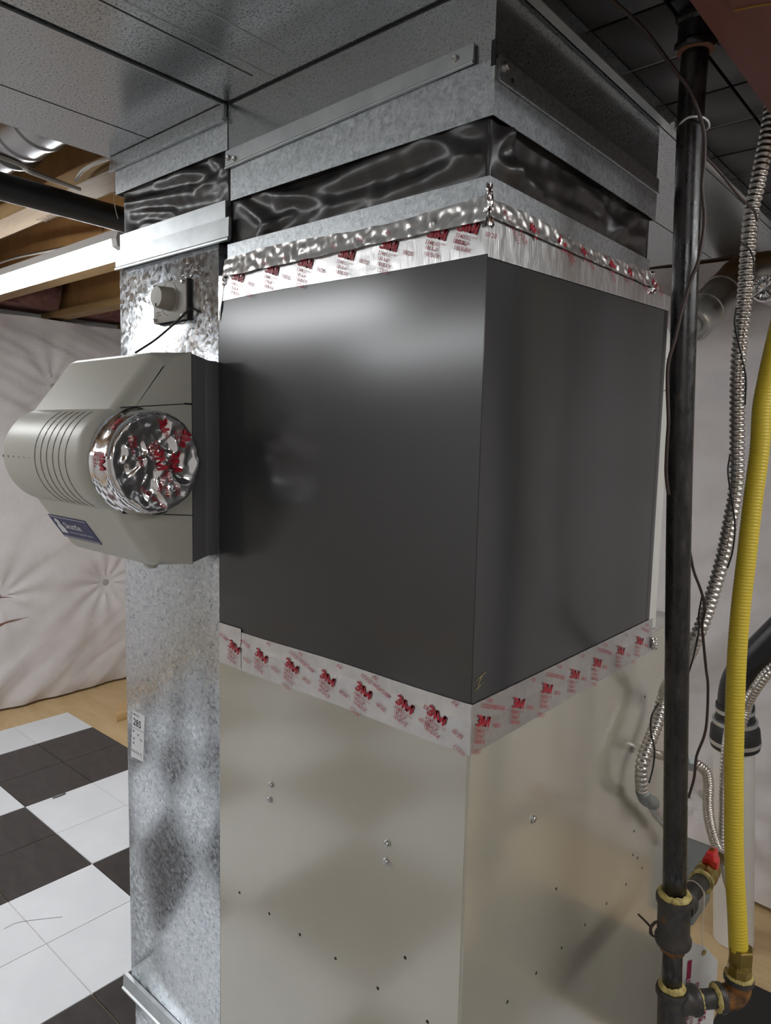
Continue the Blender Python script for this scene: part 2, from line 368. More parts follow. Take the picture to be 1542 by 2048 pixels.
# measured centre lines of pipes, wires and cables (metres)
PTS = {
    'gas_riser': [(0.1339, 0.2565, 2.1535), (0.1287, 0.2706, 2.0488), (0.1353, 0.2922, 1.638), (0.1444, 0.3136, 1.3058), (0.1614, 0.3157, 0.9762)],
    'gas_low': [(0.1614, 0.3157, 0.9762), (0.1622, 0.3199, 0.9064), (0.1629, 0.3216, 0.8857), (0.1651, 0.3211, 0.8303), (0.1662, 0.3233, 0.8009), (0.1692, 0.3222, 0.7372)],
    'gas_run': [(0.1658, 0.3236, 0.8061), (0.1933, 0.355, 0.8023), (0.2179, 0.381, 0.8053), (0.2302, 0.3932, 0.8071), (0.2376, 0.4007, 0.8142), (0.2371, 0.402, 0.8272), (0.235, 0.4001, 0.8544), (0.235, 0.3984, 0.8718)],
    'csst': [(0.2136, 0.5004, 1.923), (0.2057, 0.484, 1.8412), (0.2003, 0.4738, 1.7884), (0.1963, 0.4653, 1.7392), (0.1941, 0.46, 1.7011), (0.1962, 0.4551, 1.6398), (0.1949, 0.4454, 1.5648), (0.1946, 0.435, 1.4791), (0.1944, 0.4243, 1.3909), (0.1971, 0.4161, 1.3018), (0.2042, 0.4083, 1.1878), (0.2101, 0.4046, 1.1119), (0.2181, 0.4008, 1.0207), (0.229, 0.3994, 0.9294), (0.2341, 0.3991, 0.8816)],
    'conduit': [(0.1631, 0.5187, 2.177), (0.1591, 0.5164, 2.1252), (0.1521, 0.5078, 2.045), (0.1469, 0.5061, 2.0049), (0.1458, 0.5059, 1.9488), (0.1465, 0.5044, 1.8726), (0.1445, 0.5029, 1.8126), (0.1452, 0.5031, 1.7489), (0.1515, 0.5029, 1.6473), (0.1543, 0.5044, 1.5796), (0.15, 0.5013, 1.523), (0.1445, 0.4971, 1.4656), (0.1353, 0.4894, 1.4067), (0.1274, 0.4856, 1.3677), (0.117, 0.4795, 1.3273)],
    'conduit_low': [(0.035, 0.5852, 1.1774), (0.035, 0.5616, 1.1391), (0.035, 0.5299, 1.1109), (0.035, 0.5015, 1.0829), (0.035, 0.4992, 1.0529), (0.035, 0.508, 1.0262)],
    'conduit_el': [(0.035, 0.5083, 1.0242), (0.035, 0.5256, 1.0034), (0.035, 0.5659, 0.979)],
    'conduit_end': [(0.03, 0.5693, 0.9788), (0.03, 0.6089, 0.9381), (0.03, 0.6515, 0.9053), (0.03, 0.7048, 0.8566)],
    'ss_flex': [(0.0773, 0.6578, 1.0383), (0.0871, 0.6561, 1.0362), (0.0996, 0.6558, 1.0276), (0.1065, 0.6491, 1.0087), (0.1103, 0.639, 0.9843), (0.1164, 0.6306, 0.9576), (0.125, 0.6248, 0.9349), (0.1346, 0.6205, 0.9153), (0.1432, 0.6167, 0.906)],
    'ss_fit': [(0.0612, 0.6441, 1.0407), (0.0788, 0.659, 1.0374)],
    'branch': [(0.1634, 0.3207, 0.9531), (0.1626, 0.3987, 0.9434), (0.1605, 0.4559, 0.9358), (0.1574, 0.5059, 0.9311), (0.1525, 0.5605, 0.923), (0.1458, 0.6064, 0.9117)],
    'wire_a': [(0.0847, 0.101, 2.1588), (0.099, 0.1735, 2.1485), (0.1319, 0.2033, 2.0992), (0.1429, 0.2186, 2.0824), (0.1533, 0.2315, 2.0522), (0.1576, 0.24, 2.029), (0.1581, 0.2438, 1.9952), (0.1563, 0.2469, 1.9709), (0.1601, 0.2528, 1.9312), (0.1568, 0.2515, 1.8849), (0.1497, 0.2498, 1.8592), (0.1416, 0.2454, 1.8208), (0.1358, 0.2432, 1.7832), (0.1298, 0.2418, 1.753), (0.1292, 0.2451, 1.7226), (0.132, 0.2491, 1.6765), (0.1308, 0.2529, 1.6532), (0.1298, 0.2565, 1.6276), (0.1294, 0.2609, 1.6038), (0.1319, 0.2673, 1.5763)],
    'wire_b': [(0.1332, 0.3691, 1.4855), (0.1363, 0.3821, 1.4563), (0.1415, 0.3974, 1.4311), (0.1445, 0.4113, 1.4092), (0.1441, 0.4222, 1.3868), (0.1396, 0.4295, 1.3647), (0.1404, 0.4404, 1.3344), (0.1438, 0.4515, 1.2902), (0.1455, 0.4628, 1.258), (0.1456, 0.4695, 1.2025), (0.1414, 0.4754, 1.1688), (0.1317, 0.4761, 1.1312), (0.1287, 0.4823, 1.0914), (0.1212, 0.4846, 1.0526)],
    'wire_c': [(0.1342, 0.3002, 2.0345), (0.1454, 0.3479, 2.0199), (0.1597, 0.397, 1.9966), (0.1667, 0.4421, 1.9893), (0.163, 0.4781, 1.9835)],
    'wire_d1': [(0.1434, 0.464, 1.9566), (0.147, 0.4679, 1.9511), (0.1566, 0.4766, 1.9411), (0.1624, 0.4808, 1.9227), (0.1628, 0.4807, 1.9079)],
    'wire_d2': [(0.1418, 0.4821, 1.8583), (0.1401, 0.483, 1.8373), (0.1438, 0.4885, 1.8149), (0.1532, 0.4964, 1.7752), (0.1579, 0.5021, 1.7484), (0.1589, 0.5029, 1.7096)],
    'wire_d3': [(0.1479, 0.4822, 1.6306), (0.1474, 0.4805, 1.6023), (0.1564, 0.4841, 1.5528), (0.162, 0.4864, 1.5157), (0.1617, 0.4835, 1.4782), (0.1574, 0.4787, 1.4516)],
    'wire_d4': [(0.1276, 0.4595, 1.4043), (0.1246, 0.4589, 1.3711), (0.1256, 0.4631, 1.3474), (0.1214, 0.4603, 1.3063), (0.1153, 0.4568, 1.2713)],
    'wire_d5': [(0.055, 0.5042, 1.1945), (0.055, 0.4732, 1.1791), (0.055, 0.4758, 1.1487), (0.055, 0.4982, 1.1107), (0.055, 0.4964, 1.0793), (0.055, 0.4816, 1.0561)],
    'vent_a': [(-0.1975, 1.2948, 1.9634), (-0.1612, 1.5652, 2.1443)],
    'vent_b': [(-0.1612, 1.5652, 2.1443), (0.0061, 1.7702, 2.186)],
    'vent_foil': [(-0.0093, 1.2416, 2.0313)],
    'pvc': [(-0.0776, 1.742, 0.03), (-0.1193, 1.7305, 0.6838)],
    'coup': [(-0.1169, 1.7327, 0.6838), (-0.1236, 1.7206, 0.8295)],
    'abs': [(-0.1252, 1.7263, 0.7853), (-0.125, 1.7216, 0.8457), (-0.1126, 1.7275, 0.9059), (-0.0707, 1.7344, 0.9803), (0.034, 1.7539, 1.1347)],
    'cond_r': [(0.0637, 1.6342, 1.0477), (0.0042, 1.5739, 0.987), (-0.0265, 1.5662, 0.9324), (-0.0502, 1.5777, 0.8765), (-0.0602, 1.5897, 0.8342), (-0.0694, 1.5742, 0.7806)],
    'cond_s': [(-0.0948, 1.6657, 0.9253), (-0.0446, 1.3942, 0.9602), (0.0187, 1.1194, 0.9846), (0.0501, 0.9707, 0.9655), (0.0579, 0.941, 0.8954), (0.0629, 0.9359, 0.8282), (0.0688, 0.9301, 0.7497), (0.0779, 0.9302, 0.6939), (0.0514, 1.0887, 0.5619), (0.0007, 1.3533, 0.3861), (-0.0648, 1.6551, 0.1874)],
    'tag': [(0.1662, 0.3825, 0.8527), (0.177, 0.4113, 0.848), (0.1945, 0.4479, 0.8103), (0.1772, 0.3674, 0.7241), (0.2029, 0.4325, 0.696), (0.1769, 0.4104, 0.8424)],
    'string': [(0.1741, 0.4213, 0.9375), (0.176, 0.418, 0.9019), (0.1769, 0.4143, 0.8702), (0.1792, 0.4126, 0.8441)],
    'loop_wire': [(0.1076, 0.321, 0.921), (0.1256, 0.3248, 0.9072), (0.1289, 0.317, 0.9024), (0.1369, 0.314, 0.9024), (0.1466, 0.3133, 0.9086)],
    'loop_wire2': [(0.1495, 0.3065, 0.937), (0.1391, 0.3054, 0.9308), (0.1327, 0.3068, 0.9172), (0.1323, 0.3137, 0.9051)],
    'cable_curve': [(-1.4088, 0.19, 2.2915), (-1.3916, 0.19, 2.3027), (-1.3587, 0.19, 2.3103), (-1.2931, 0.19, 2.3114), (-1.2115, 0.19, 2.3057)],
    'cable_run': [(-1.9882, 0.17, 2.5138), (-1.8388, 0.17, 2.4498), (-1.6364, 0.17, 2.3657), (-1.4848, 0.17, 2.3083), (-1.3734, 0.17, 2.2663)],
    'cable_low': [(-3.4011, 0.62, 2.557), (-3.042, 0.62, 2.4799), (-2.8278, 0.62, 2.4318), (-2.6299, 0.62, 2.4035), (-2.4484, 0.62, 2.3621), (-2.2806, 0.62, 2.3183)],
    'hum_wire': [(-0.5788, -0.002, 1.8513), (-0.5875, -0.006, 1.8566), (-0.5934, -0.012, 1.8554), (-0.6238, -0.02, 1.8345), (-0.6716, -0.03, 1.808), (-0.6868, -0.06, 1.7833)],
}

# ------------------------------------------------------------------ room shell
ZJ = 2.30            # underside of the joists
floor = box('floor', (-4.0, -3.9, -.12), (2.6, 2.3, -.004), 'plywood', kind='structure', label='tan plywood subfloor partly covered by checkered floor tiles')
tag(floor, cat='floor')
TS = .3048
X0, Y0 = -3.547, -.1196
tile_me = {}
def tile(x0, y0, x1, y1, black):
    key = (black, round(x1-x0, 3), round(y1-y0, 3))
    if key not in tile_me:
        w, d = x1-x0-.0016, y1-y0-.0016
        v, f = box_vf((-w/2, -d/2, -.004), (w/2, d/2, 0)); e = .0012
        v = v[:4]+[(a*(1-e/(w/2)), b*(1-e/(d/2)), 0) for a, b, c in v[4:]]
        me = bpy.data.meshes.new('tile'); me.from_pydata(v, [], f); me.materials.append(M['tile_black' if black else 'tile_white']); tile_me[key] = me
    o = bpy.data.objects.new('tile', tile_me[key]); COL.objects.link(o); o.parent = floor
    o.location = Vector(((x0+x1)/2, (y0+y1)/2, 0))-floor.location
for i in range(18):
    for j in range(-10, 4):
        x = X0+TS*i; y = Y0+TS*j
        si = (i-1)//2 if i > 0 else -1     # 2x2 tile squares; the outer row by the wall is a half square
        sj = j//2
        black = (si+sj) % 2 == 1
        # square si=0,sj=0 (X -3.242..) is white, its neighbour along X is black
        tile(x, y, x+TS, y+TS, black)
def shell(name, lo, hi, label, mat='wall_paint'):
    o = box(name, lo, hi, mat, kind='structure', label=label); o['category'] = 'wall'; return o
shell('wall_left', (-4.1, -3.9, 0), (-3.98, 2.3, 2.64), 'foundation wall behind the white insulation blanket on the joist bearing side')
shell('wall_back', (-3.98, 2.18, 0), (2.6, 2.3, 2.64), 'foundation wall behind the blanket that hangs past the gas piping')
shell('wall_front', (-3.98, -3.9, 0), (2.6, -3.78, 2.64), 'pale basement wall facing the furnace cabinet across the room')
shell('wall_right', (2.48, -3.78, 0), (2.6, 2.18, 2.64), 'pale basement wall facing the gas pipe side of the furnace')
ceiling = box('ceiling', (-4.0, -3.9, 2.605), (2.6, 2.3, 2.64), 'subfloor', kind='structure', label='underside of the wooden floor above on engineered joists'); ceiling['category'] = 'ceiling'
jme = None
for k in range(-8, 5):
    y = .217+.488*k
    j = bpy.data.objects.new('joist', None); COL.objects.link(j); j.parent = ceiling; j.location = Vector((-1.35, y+.0445, ZJ))-ceiling.location
    if jme is None:
        def jm(lo, hi, mt, nm):
            me = bpy.data.meshes.new(nm); v, f = box_vf(lo, hi); me.from_pydata(v, [], f); me.materials.append(M[mt]); return me
        xe = 2.62
        jme = [('bottom_flange', jm((-xe, -.0445, 0), (xe, .0445, .038), 'joist_flange', 'bottom_flange')), ('web', jm((-xe, -.005, .038), (xe, .005, .267), 'joist_web', 'web')), ('top_flange', jm((-xe, -.0445, .267), (xe, .0445, .304), 'joist_flange', 'top_flange'))]
    for nm, me in jme:
        o = bpy.data.objects.new(nm, me); COL.objects.link(o); o.parent = j
    if k == 0: J0 = j
    if k == 1: J1 = j
put_text('stamp', [('WARNING', 0, 0, .03, .01, .26)], (-1.62, .285, ZJ-.0006), (-1, 0, 0), (0, -1, 0), 'ink_brown', J0)
put_text('stamp', [('RIM 147', 0, 0, .026, .01, .13)], (-1.26, .285, ZJ-.0006), (-1, 0, 0), (0, -1, 0), 'ink_brown', J0)
# black ceiling panels right of the supply trunk
for cx0, cx1 in ((.0172, .1135), (.1175, .186)):
    y = -.60
    k = 0
    while y < 1.40:
        box('panel', (cx0, y, 2.185), (cx1, y+.129, 2.20), 'panel_black', ceiling, bev=.0015)
        if k % 2 == 0: box('glint_strip', (cx0, y+.1302, 2.186), (cx1, y+.1328, 2.196), 'panel_glint', ceiling)  # pale strips paint in the light glints along the panel seams
        y += .134; k += 1

# red beam
bt = thing('beam', (.31, -.9, 2.1), 'red-brown painted beam running past the top of the gas pipe', 'beam')
box('beam_body', (.19, -2.6, 2.1), (.43, 1.80, 2.3), 'beam_red', bt, bev=.004)
tube('chalk_mark', [(.222, .112, 2.0997), (.245, .119, 2.0997), (.262, .127, 2.0997)], .0012, 'chalk', bt, seg=6)
tube('chalk_mark', [(.262, .090, 2.0997), (.27, .105, 2.0997)], .002, 'chalk', bt, seg=6)

# ------------------------------------------------------------------ insulation blankets
def wr(p, s=1.0): return noise.noise(Vector(p)*s)
LB = [(.85, .68), (1.488, .68), (2.02, .70), (.35, 1.55), (1.2, 1.9), (1.75, 1.85), (.3, .35), (-.25, .7), (.15, 1.1)]
def left_h(y, z):
    h = .05*wr((y*1.1, z*.9, 3.))+.02*wr((y*2.3+z*1.1, z*1.2-y*.8, 9.))
    for by, bz in LB:
        r = math.hypot(y-by, z-bz); th = math.atan2(z-bz, y-by)
        h += -.035*math.exp(-(r/.13)**2)+.011*math.exp(-r/.28)*(1-math.exp(-(r/.05)**2))*math.sin(11*th+4*wr((by*7, bz*3, r*2)))
    # long sagging folds
    d = (z*.9+y*.55)
    h += .012*max(0, wr((d*5.5, (y-z)*.7, 1.7)))*(1 if z > 1.5 else .5)
    if z > 1.5:
        k = min(1, (z-1.5)/.3)
        h += k*(.030*wr((z*8+y*3.2, y*1.1-z, 5.1))+.020*abs(wr((z*15+y*5.5, y*1.5, 8.3)))+.012*wr((z*24+y*9, y*2.5, 2.9)))
    h += .006*abs(wr((z*11-y*7, (y+z)*1.4, 6.6)))
    if z < .6: h += (.030*wr(((y-z*1.1)*7, (z+y)*1.2, 2.2))+.014*abs(wr(((y-z*1.3)*15, (z+y)*2, 5.2))))*(1-z/.6)
    if z < .1: h -= .03*(1-z/.1)**2
    return h
def left_fn(u, v):
    y = -1.6+3.55*u; z = .012+v*(2.272+.012*wr((y*2, 0, 0)))
    return (-3.80+left_h(y, z), y, z)
bl = thing('insulation_blanket', (-3.85, .2, .012), 'white vinyl insulation blanket on the wall beyond the checkered floor', 'insulation')
grid('sheet', left_fn, 210, 150, 'blanket', bl, thick=(-.10, 0, 0))
for by, bz in LB:
    x = -3.80+left_h(by, bz)
    lathe('washer', [(.0, .0), (.021, .0), (.02, .006), (.006, .009), (0, .009)], (x-.002, by, bz), (1, 0, 0), 'washer', bl, seg=16)
for (y0, z0, y1, z1, w) in ((.80, .672, .93, .668, .006), (.80, .505, 1.0, .545, .008)):
    P = [(-3.797+left_h(y0+(y1-y0)*t, z0+(z1-z0)*t)+.001, y0+(y1-y0)*t, z0+(z1-z0)*t+.006*math.sin(t*4)) for t in (0, .25, .5, .75, 1)]
    v, f = sweep_vf(spline(P, 4), [w*max(.12, 1-i/16) for i in range(17)], 8)
    make('tear', v, f, 'tear_brown', bl, smooth=True)
RB = [(-.28, .33), (.42, .75), (-.75, .6), (.55, 1.5), (-.75, 1.5), (-1.6, 1.5), (-1.5, .6), (-2.4, 1.55), (-2.35, .6), (-3.1, 1.45), (-3.15, .65), (1.3, 1.5), (1.3, .7)]
def back_h(x, z):
    h = .05*wr((x*1.6, z*1.1, 23.))+.022*wr((x*3-z*1.2, z*2., 4.))
    for bx, bz in RB:
        r = math.hypot(x-bx, z-bz); th = math.atan2(z-bz, x-bx)
        h += -.03*math.exp(-(r/.1)**2)+.012*math.exp(-r/.25)*(1-math.exp(-(r/.04)**2))*math.sin(10*th+5*wr((bx*5, bz*3, r*2)))
    h += (.026*wr((z*8-x*4, x*1.5, 6.))+.018*abs(wr((z*14-x*9, x*2.5, 3.))))*(1 if z > 1.7 else .5)
    h += .008*abs(wr((z*9+x*9, x*2-z, 13.)))
    h += .14*math.exp(-((x-.18)/.2)**2)*math.exp(-((z-.45)/.55)**2)
    return h
def back_fn(u, v):
    x = -3.6+6.0*u; z = .02+v*2.27
    return (x, 2.0-back_h(x, z), z)
bb = thing('insulation_blanket', (-.1, 2.05, .02), 'white vinyl insulation blanket hanging behind the yellow gas line', 'insulation')
grid('sheet', back_fn, 330, 140, 'blanket', bb, thick=(0, .10, 0))
for bx, bz in RB:
    lathe('washer', [(0, 0), (.021, 0), (.02, .006), (0, .009)], (bx, 2.002-back_h(bx, bz), bz), (0, -1, 0), 'washer', bb, seg=16)
# pink batts above the blanket at the rim
def batt(y0, y1, label):
    def fn(u, v):
        y = y0+(y1-y0)*u; z = 2.335+.265*v
        return (-3.66+.045*wr((y*7, z*7, 3.))+.02*wr((y*25, z*25, 1.)) - .05*(2*v-1)**2, y, z)
    o = grid('insulation_batt', fn, 40, 26, 'batt_pink', None, thick=(-.30, 0, 0), loc=(-3.8, (y0+y1)/2, 2.335)); tag(o, label, 'insulation', 'pink rim insulation batts')
for k, lb in ((0, 'pink fibreglass batt between the joists right above the hanging shop light'), (1, 'pink fibreglass batt one joist bay beyond the shop light, above the blanket'), (2, 'pink fibreglass batt in the second joist bay beyond the shop light')):
    y = .217+.488*k
    batt(y+.095, y+.480, lb)

# ------------------------------------------------------------------ furnace
fz = thing('furnace', (-.2625, .36, 0), 'tall beige sheet metal furnace cabinet under the dark grey coil box', 'furnace')
FD = .80
box('cabinet', (-.5245, .0008, .0), (-.0008, FD, 1.288), 'furnace_paint', fz, bev=.002)
box('front_panel', (-.5255, 0, .03), (-.0035, .0011, 1.2884), 'furnace_paint', fz)
box('side_panel', (-.0011, .0022, .03), (.0, FD-.012, 1.2884), 'furnace_paint', fz)
box('door', (-.52, FD+.001, .05), (-.004, FD+.02, 1.27), 'furnace_paint', fz, bev=.003)
SCR = None
def screw(p, axis, parent, r=.0042):
    lathe('screw', [(0, 0), (r*1.35, 0), (r*1.35, .0008), (r*.95, .0012), (r*.95, .004), (r*.8, .0048), (r*.25, .0048), (0, .0042)], p, axis, 'screw_zinc', parent, seg=12)
for x, z in ((-.384, 1.077), (-.387, 1.050), (-.132, 1.079), (-.133, 1.052)): screw((x, 0, z), (0, -1, 0), fz, .0047)
for y, z in ((.171, 1.096), (.534, 1.082)): screw((.0, y, z), (1, 0, 0), fz, .0047)
def hole(p, axis, r, parent): lathe('rivet_hole', [(0, -.0004), (r, -.0004), (r, .0003), (0, .0003)], p, axis, 'dark_gap', parent, seg=10, smooth=False)
for x, z in ((-.469, .848), (-.388, .848), (-.312, .849), (-.231, .851), (-.144, .851), (-.053, .853), (-.095, .925)): hole((x, 0, z), (0, -1, 0), .0026, fz)
for y, z in ((.258, .944), (.374, .821), (.288, .827), (.205, .832), (.121, .837), (.462, .815), (.55, .809), (.574, .906), (.576, .857), (.629, .806), (.6, .84), (.587, 1.169)): hole((.0, y, z), (1, 0, 0), .0026, fz)

# ------------------------------------------------------------------ coil cabinet
cz = thing('coil_cabinet', (-.262, .29, 1.289), 'dark grey cooling coil cabinet set on top of the beige furnace', 'coil cabinet')
def bulge(u, v): return .0035*math.sin(math.pi*u)*math.sin(math.pi*v)
grid('front_panel', lambda u, v: (-.5250+.5240*u, .0-.0009*math.sin(math.pi*u)*math.sin(math.pi*v), 1.2895+.6115*v), 40, 40, 'coil_paint', cz, thick=(0, .0065, 0))
grid('side_panel', lambda u, v: (-.0004, .0006+.5654*u, 1.2895+.6115*v), 12, 12, 'coil_paint', cz, thick=(-.006, 0, 0))
box('body', (-.5250, .0075, 1.2892), (-.008, .585, 1.899), 'coil_paint', cz)
box('corner_strip', (-.0075, .5675, 1.2892), (-.0006, .5865, 1.899), 'coil_paint', cz, bev=.001)
box('seam', (-.0065, .5659, 1.29), (-.0012, .5676, 1.898), 'dark_gap', cz)
# scratches by the lower corner
for a, b in (((.0006, .008, 1.345), (.0006, .030, 1.352)), ((.0006, .012, 1.338), (.0006, .022, 1.350)), ((.0006, .006, 1.333), (.0006, .024, 1.340))):
    tube('scratch', [a, b], .0004, 'dope_yellow', cz, seg=5)

# ------------------------------------------------------------------ foil tape
def unit_items(s=1.0):
    return [('3M', 0, 0, .0135, .014, .031), ('3340', .001, -.0165, .0052, .004, .0145), ('(UL)', .0165, -.0165, .0048, .0, .0075), ('LISTED', .025, -.0165, .002, .0, .009), ('181A-P', .003, -.0232, .0052, .004, .021), ('181B-FX', .004, -.03, .0052, .004, .026), ('III/20', .044, -.0075, .0052, .004, .0165)]
ROT = math.radians(-19.5)
def tape_h(s, z, seed, mid):
    return .00035*wr((s*60, z*25, seed))+.0004*abs(wr((s*140, z*60, seed+3)))+.0012*math.exp(-((z-mid-.002*wr((s*12, 0, seed)))/.0035)**2)
t1 = thing('foil_tape', (-.2, 0, 1.251), 'printed foil tape band sealing the coil box to the beige furnace', 'tape')
PROUD = .0012
grid('front_strip', lambda u, v: ((lambda s, z: (s, -PROUD-tape_h(s, z, 1, 1.292), z))(-.5235+.5255*u, 1.2512-.001*math.sin(u*9)+.066*v)), 170, 16, 'foil', t1, thick=None)
grid('lap_strip', lambda u, v: ((lambda s, z: (s, -PROUD-.0007-tape_h(s, z, 5, 1.295), z))(-.5235+.0605*u+.003*v*0, 1.2535+.0685*v)), 24, 16, 'foil', t1)
grid('side_strip', lambda u, v: ((lambda s, z: (PROUD+tape_h(s, z, 11, 1.2895), s, z))(-.0020+.6020*u, 1.2500+.005*u+.066*v-.0015*v*u)), 190, 16, 'foil', t1)
grid('end_curl', lambda u, v: (PROUD+.004+.006*wr((u*9, v*9, 2.)), .594+.022*u, 1.262+.02*v-.006*u+.006*wr((u*7, v*8, 7.))), 14, 12, 'foil_crumple', t1)
UF = ((1, 0, 0), (0, 0, 1)); US = ((0, 1, 0), (0, 0, 1))
OFF = .0034
def fprint(x, z, items=None, nm='print', y=None, par=None):
    put_text(nm, items or unit_items(), (x, -(y or OFF), z), *UF, 'print_red', par or t1, rot=ROT)
def sprint(y, z, items=None, nm='print', x=None, par=None):
    put_text(nm, items or unit_items(), (x or OFF, y, z), *US, 'print_red', par or t1, rot=ROT)
COLD = [('COLD WEATHER', 0, 0, .0058, .0, .059)]
COL_ = [('COLD', 0, 0, .0055, .0, .019)]
FX = [('-FX', 0, 0, .005, .01, .011)]
for i, x in enumerate((-.492, -.421, -.347, -.267, -.194, -.118, -.064)):
    fprint(x, 1.3005-.0008*(i == 0), y=.0042 if i == 0 else None)
for x in (-.338, -.185): fprint(x, 1.3135, COLD)
for x in (-.520, -.462): fprint(x, 1.3065, [('ATHER', 0, 0, .0056, 0, .025)], y=.0042 if x < -.5 else None)
fprint(-.072, 1.2985, [('ER', 0, 0, .0056, 0, .01)])
for x in (-.355, -.205, -.022): fprint(x, 1.2592, COL_)
for x in (-.395, -.318, -.235, -.165, -.028): fprint(x, 1.3165, FX)
for i, y in enumerate((.012, .099, .179, .267, .347, .440, .524)): sprint(y, 1.300)
for y in (.021, .190, .362, .545): sprint(y, 1.3135, COLD if y < .5 else [('COLD WEA', 0, 0, .0058, 0, .038)])
for y in (.0, .165, .34, .50): sprint(y+.004, 1.2582+.004*y, COL_)
for y in (.035, .145, .225, .30, .385, .47, .565): sprint(y, 1.3162, FX)

t2 = thing('foil_tape', (-.2, 0, 1.862), 'crumpled printed foil tape band between the coil box and the galvanized collar', 'tape')
def up_h(s, z, seed): return .0004*wr((s*70, z*30, seed))+.0005*abs(wr((s*150, z*80, seed)))
grid('front_strip', lambda u, v: ((lambda s, z: (s, -PROUD-up_h(s, z, 31), z))(-.5235+.5245*u, (1.8625+.003*math.sin(u*5)*(1-u))*(1-v)+1.9035*v)), 170, 12, 'foil', t2)
grid('side_strip', lambda u, v: ((lambda s, z: (PROUD+up_h(s, z, 37)+.0012*abs(wr((s*90, z*8, 3.)))*u, s, z))(-.0015+.5885*u, (1.859+.022*u)*(1-v)+(1.903+.003*u)*v)), 190, 12, 'foil', t2)
def crump(a, b, sd): return .0045*abs(wr((a*55, b*55, sd)))+.003*wr((a*120, b*90, sd+2))
def fold_front(u, v):
    s = -.507+.508*u; z = 1.8985+.0015*wr((s*30, 0, 4.))+v*(.029+.004*math.sin(u*7))
    lip = .0055*(1-v)**2 if v < 1 else 0
    e = math.sin(math.pi*v)**.5
    return (s, -PROUD-lip-crump(s, z, 12.)*e-.0016*(1-v), z)
grid('folded_lip', fold_front, 220, 14, 'foil_lip', t2)
def fold_side(u, v):
    s = -.002+.522*u; z = 1.9025+.003*u+.0015*wr((s*30, 0, 8.))+v*(.022+.003*math.sin(u*9))
    lip = .0045*(1-v)**2; e = math.sin(math.pi*v)**.5
    return (PROUD+lip+.8*crump(s, z, 22.)*e, s, z)
grid('folded_lip', fold_side, 220, 14, 'foil_lip', t2)
# pinched corners
def pinch(cx, cy, z0, z1, w, sd):
    def fn(u, v):
        a = math.pi*2*u; r = w*(.75+.5*wr((math.cos(a)*2, math.sin(a)*2, v*6+sd)))*(1-.5*v)
        return (cx+r*math.cos(a), cy+r*math.sin(a), z0+(z1-z0)*v+.003*wr((u*8, v*4, sd)))
    grid('pinched_corner', fn, 40, 18, 'foil_crumple', t2)
pinch(-.0005, -.0005, 1.893, 1.941, .0085, 3.)
pinch(-.004, .500, 1.897, 1.934, .014, 8.)
pinch(-.506, .004, 1.888, 1.922, .011, 5.)
grid('side_flap', lambda u, v: (-.524+(.003+.014*v)*u, -PROUD-.0005-crump(u*.03, v*.06, 44.)*.4, 1.832+.062*v), 10, 16, 'foil', t2)
for i, x in enumerate((-.484, -.400, -.325, -.242, -.165, -.086, -.040)):
    fprint(x, 1.9075 if i < 5 else 1.909, par=t2, y=.003)
for x in (-.47, -.35, -.19): fprint(x+.02, 1.870, COL_, par=t2, y=.003)
for x, z in ((-.40, 1.909), (-.355, 1.9095), (-.25, 1.910), (-.20, 1.911), (-.15, 1.912)): fprint(x, z, FX, par=t2, y=.0115)
for y in (.02, .16, .30, .44): put_text('print', [('COLD WEATHER', 0, 0, .0056, 0, .05)], (.0036, y+.045, 1.885+.012*y), (0, -.8, .6), (0, -.6, -.8), 'print_red', t2)
for y in (.07, .20, .26, .38, .46, .53): put_text('print', [('181B-FX', 0, 0, .005, .01, .024)], (.0036, y+.012, 1.886+.022*y), (0, -.82, .57), (0, -.57, -.82), 'print_red', t2)
for y in (.095, .17, .235, .33, .40, .5): put_text('print', [('3M', 0, 0, .012, .014, .022)], (.0045, y+.01, 1.898+.008*y), (0, -.9, .43), (0, -.43, -.9), 'print_red', t2)

# ------------------------------------------------------------------ flexible connectors, collars
def rect_ring(x0, x1, y0, y1):
    return [((x0, y0), (x1, y0), (0, -1)), ((x1, y0), (x1, y1), (1, 0)), ((x1, y1), (x0, y1), (0, 1)), ((x0, y1), (x0, y0), (-1, 0))]
def fabric(parent, x0, x1, y0, y1, z0, z1, ridges, seed, wavy=0.003):
    """wrinkled cloth sleeve around a rectangular duct"""
    loop = []
    for (a, b, nrm) in rect_ring(x0, x1, y0, y1):
        L = math.hypot(b[0]-a[0], b[1]-a[1]); n = max(8, int(L/.0052))
        for i in range(n):
            t = i/n; loop.append((a[0]+(b[0]-a[0])*t, a[1]+(b[1]-a[1])*t, nrm, t*L, t))
    nv = 18; NL = len(loop); v = []
    faceid = {(0, -1): 0, (1, 0): 1, (0, 1): 2, (-1, 0): 3}
    for j in range(nv+1):
        w = j/nv; z = z0+(z1-z0)*w
        env = math.sin(math.pi*min(1, max(0, w)))**.6
        for (x, y, nn, s, t) in loop:
            fi = faceid[nn]
            h = -.010*env*(1-abs(2*t-1)**6)+.003*wr((s*14+fi*7, z*30, seed))*env
            h += ridge(s, w*.075, ridges.get(fi, []))*min(1, env*1.3)
            h += .0022*wr((s*45, z*16+s*10, seed+4))*env
            c = 1-abs(2*t-1); corner = math.exp(-(c/.05)**2)
            v.append((x+nn[0]*h*(1-corner), y+nn[1]*h*(1-corner), z))
    f = []
    for j in range(nv):
        for i in range(NL):
            i2 = (i+1) % NL; f.append((j*NL+i, j*NL+i2, (j+1)*NL+i2, (j+1)*NL+i))
    return make('fabric_sleeve', v, f, 'fabric_black', parent, smooth=True)
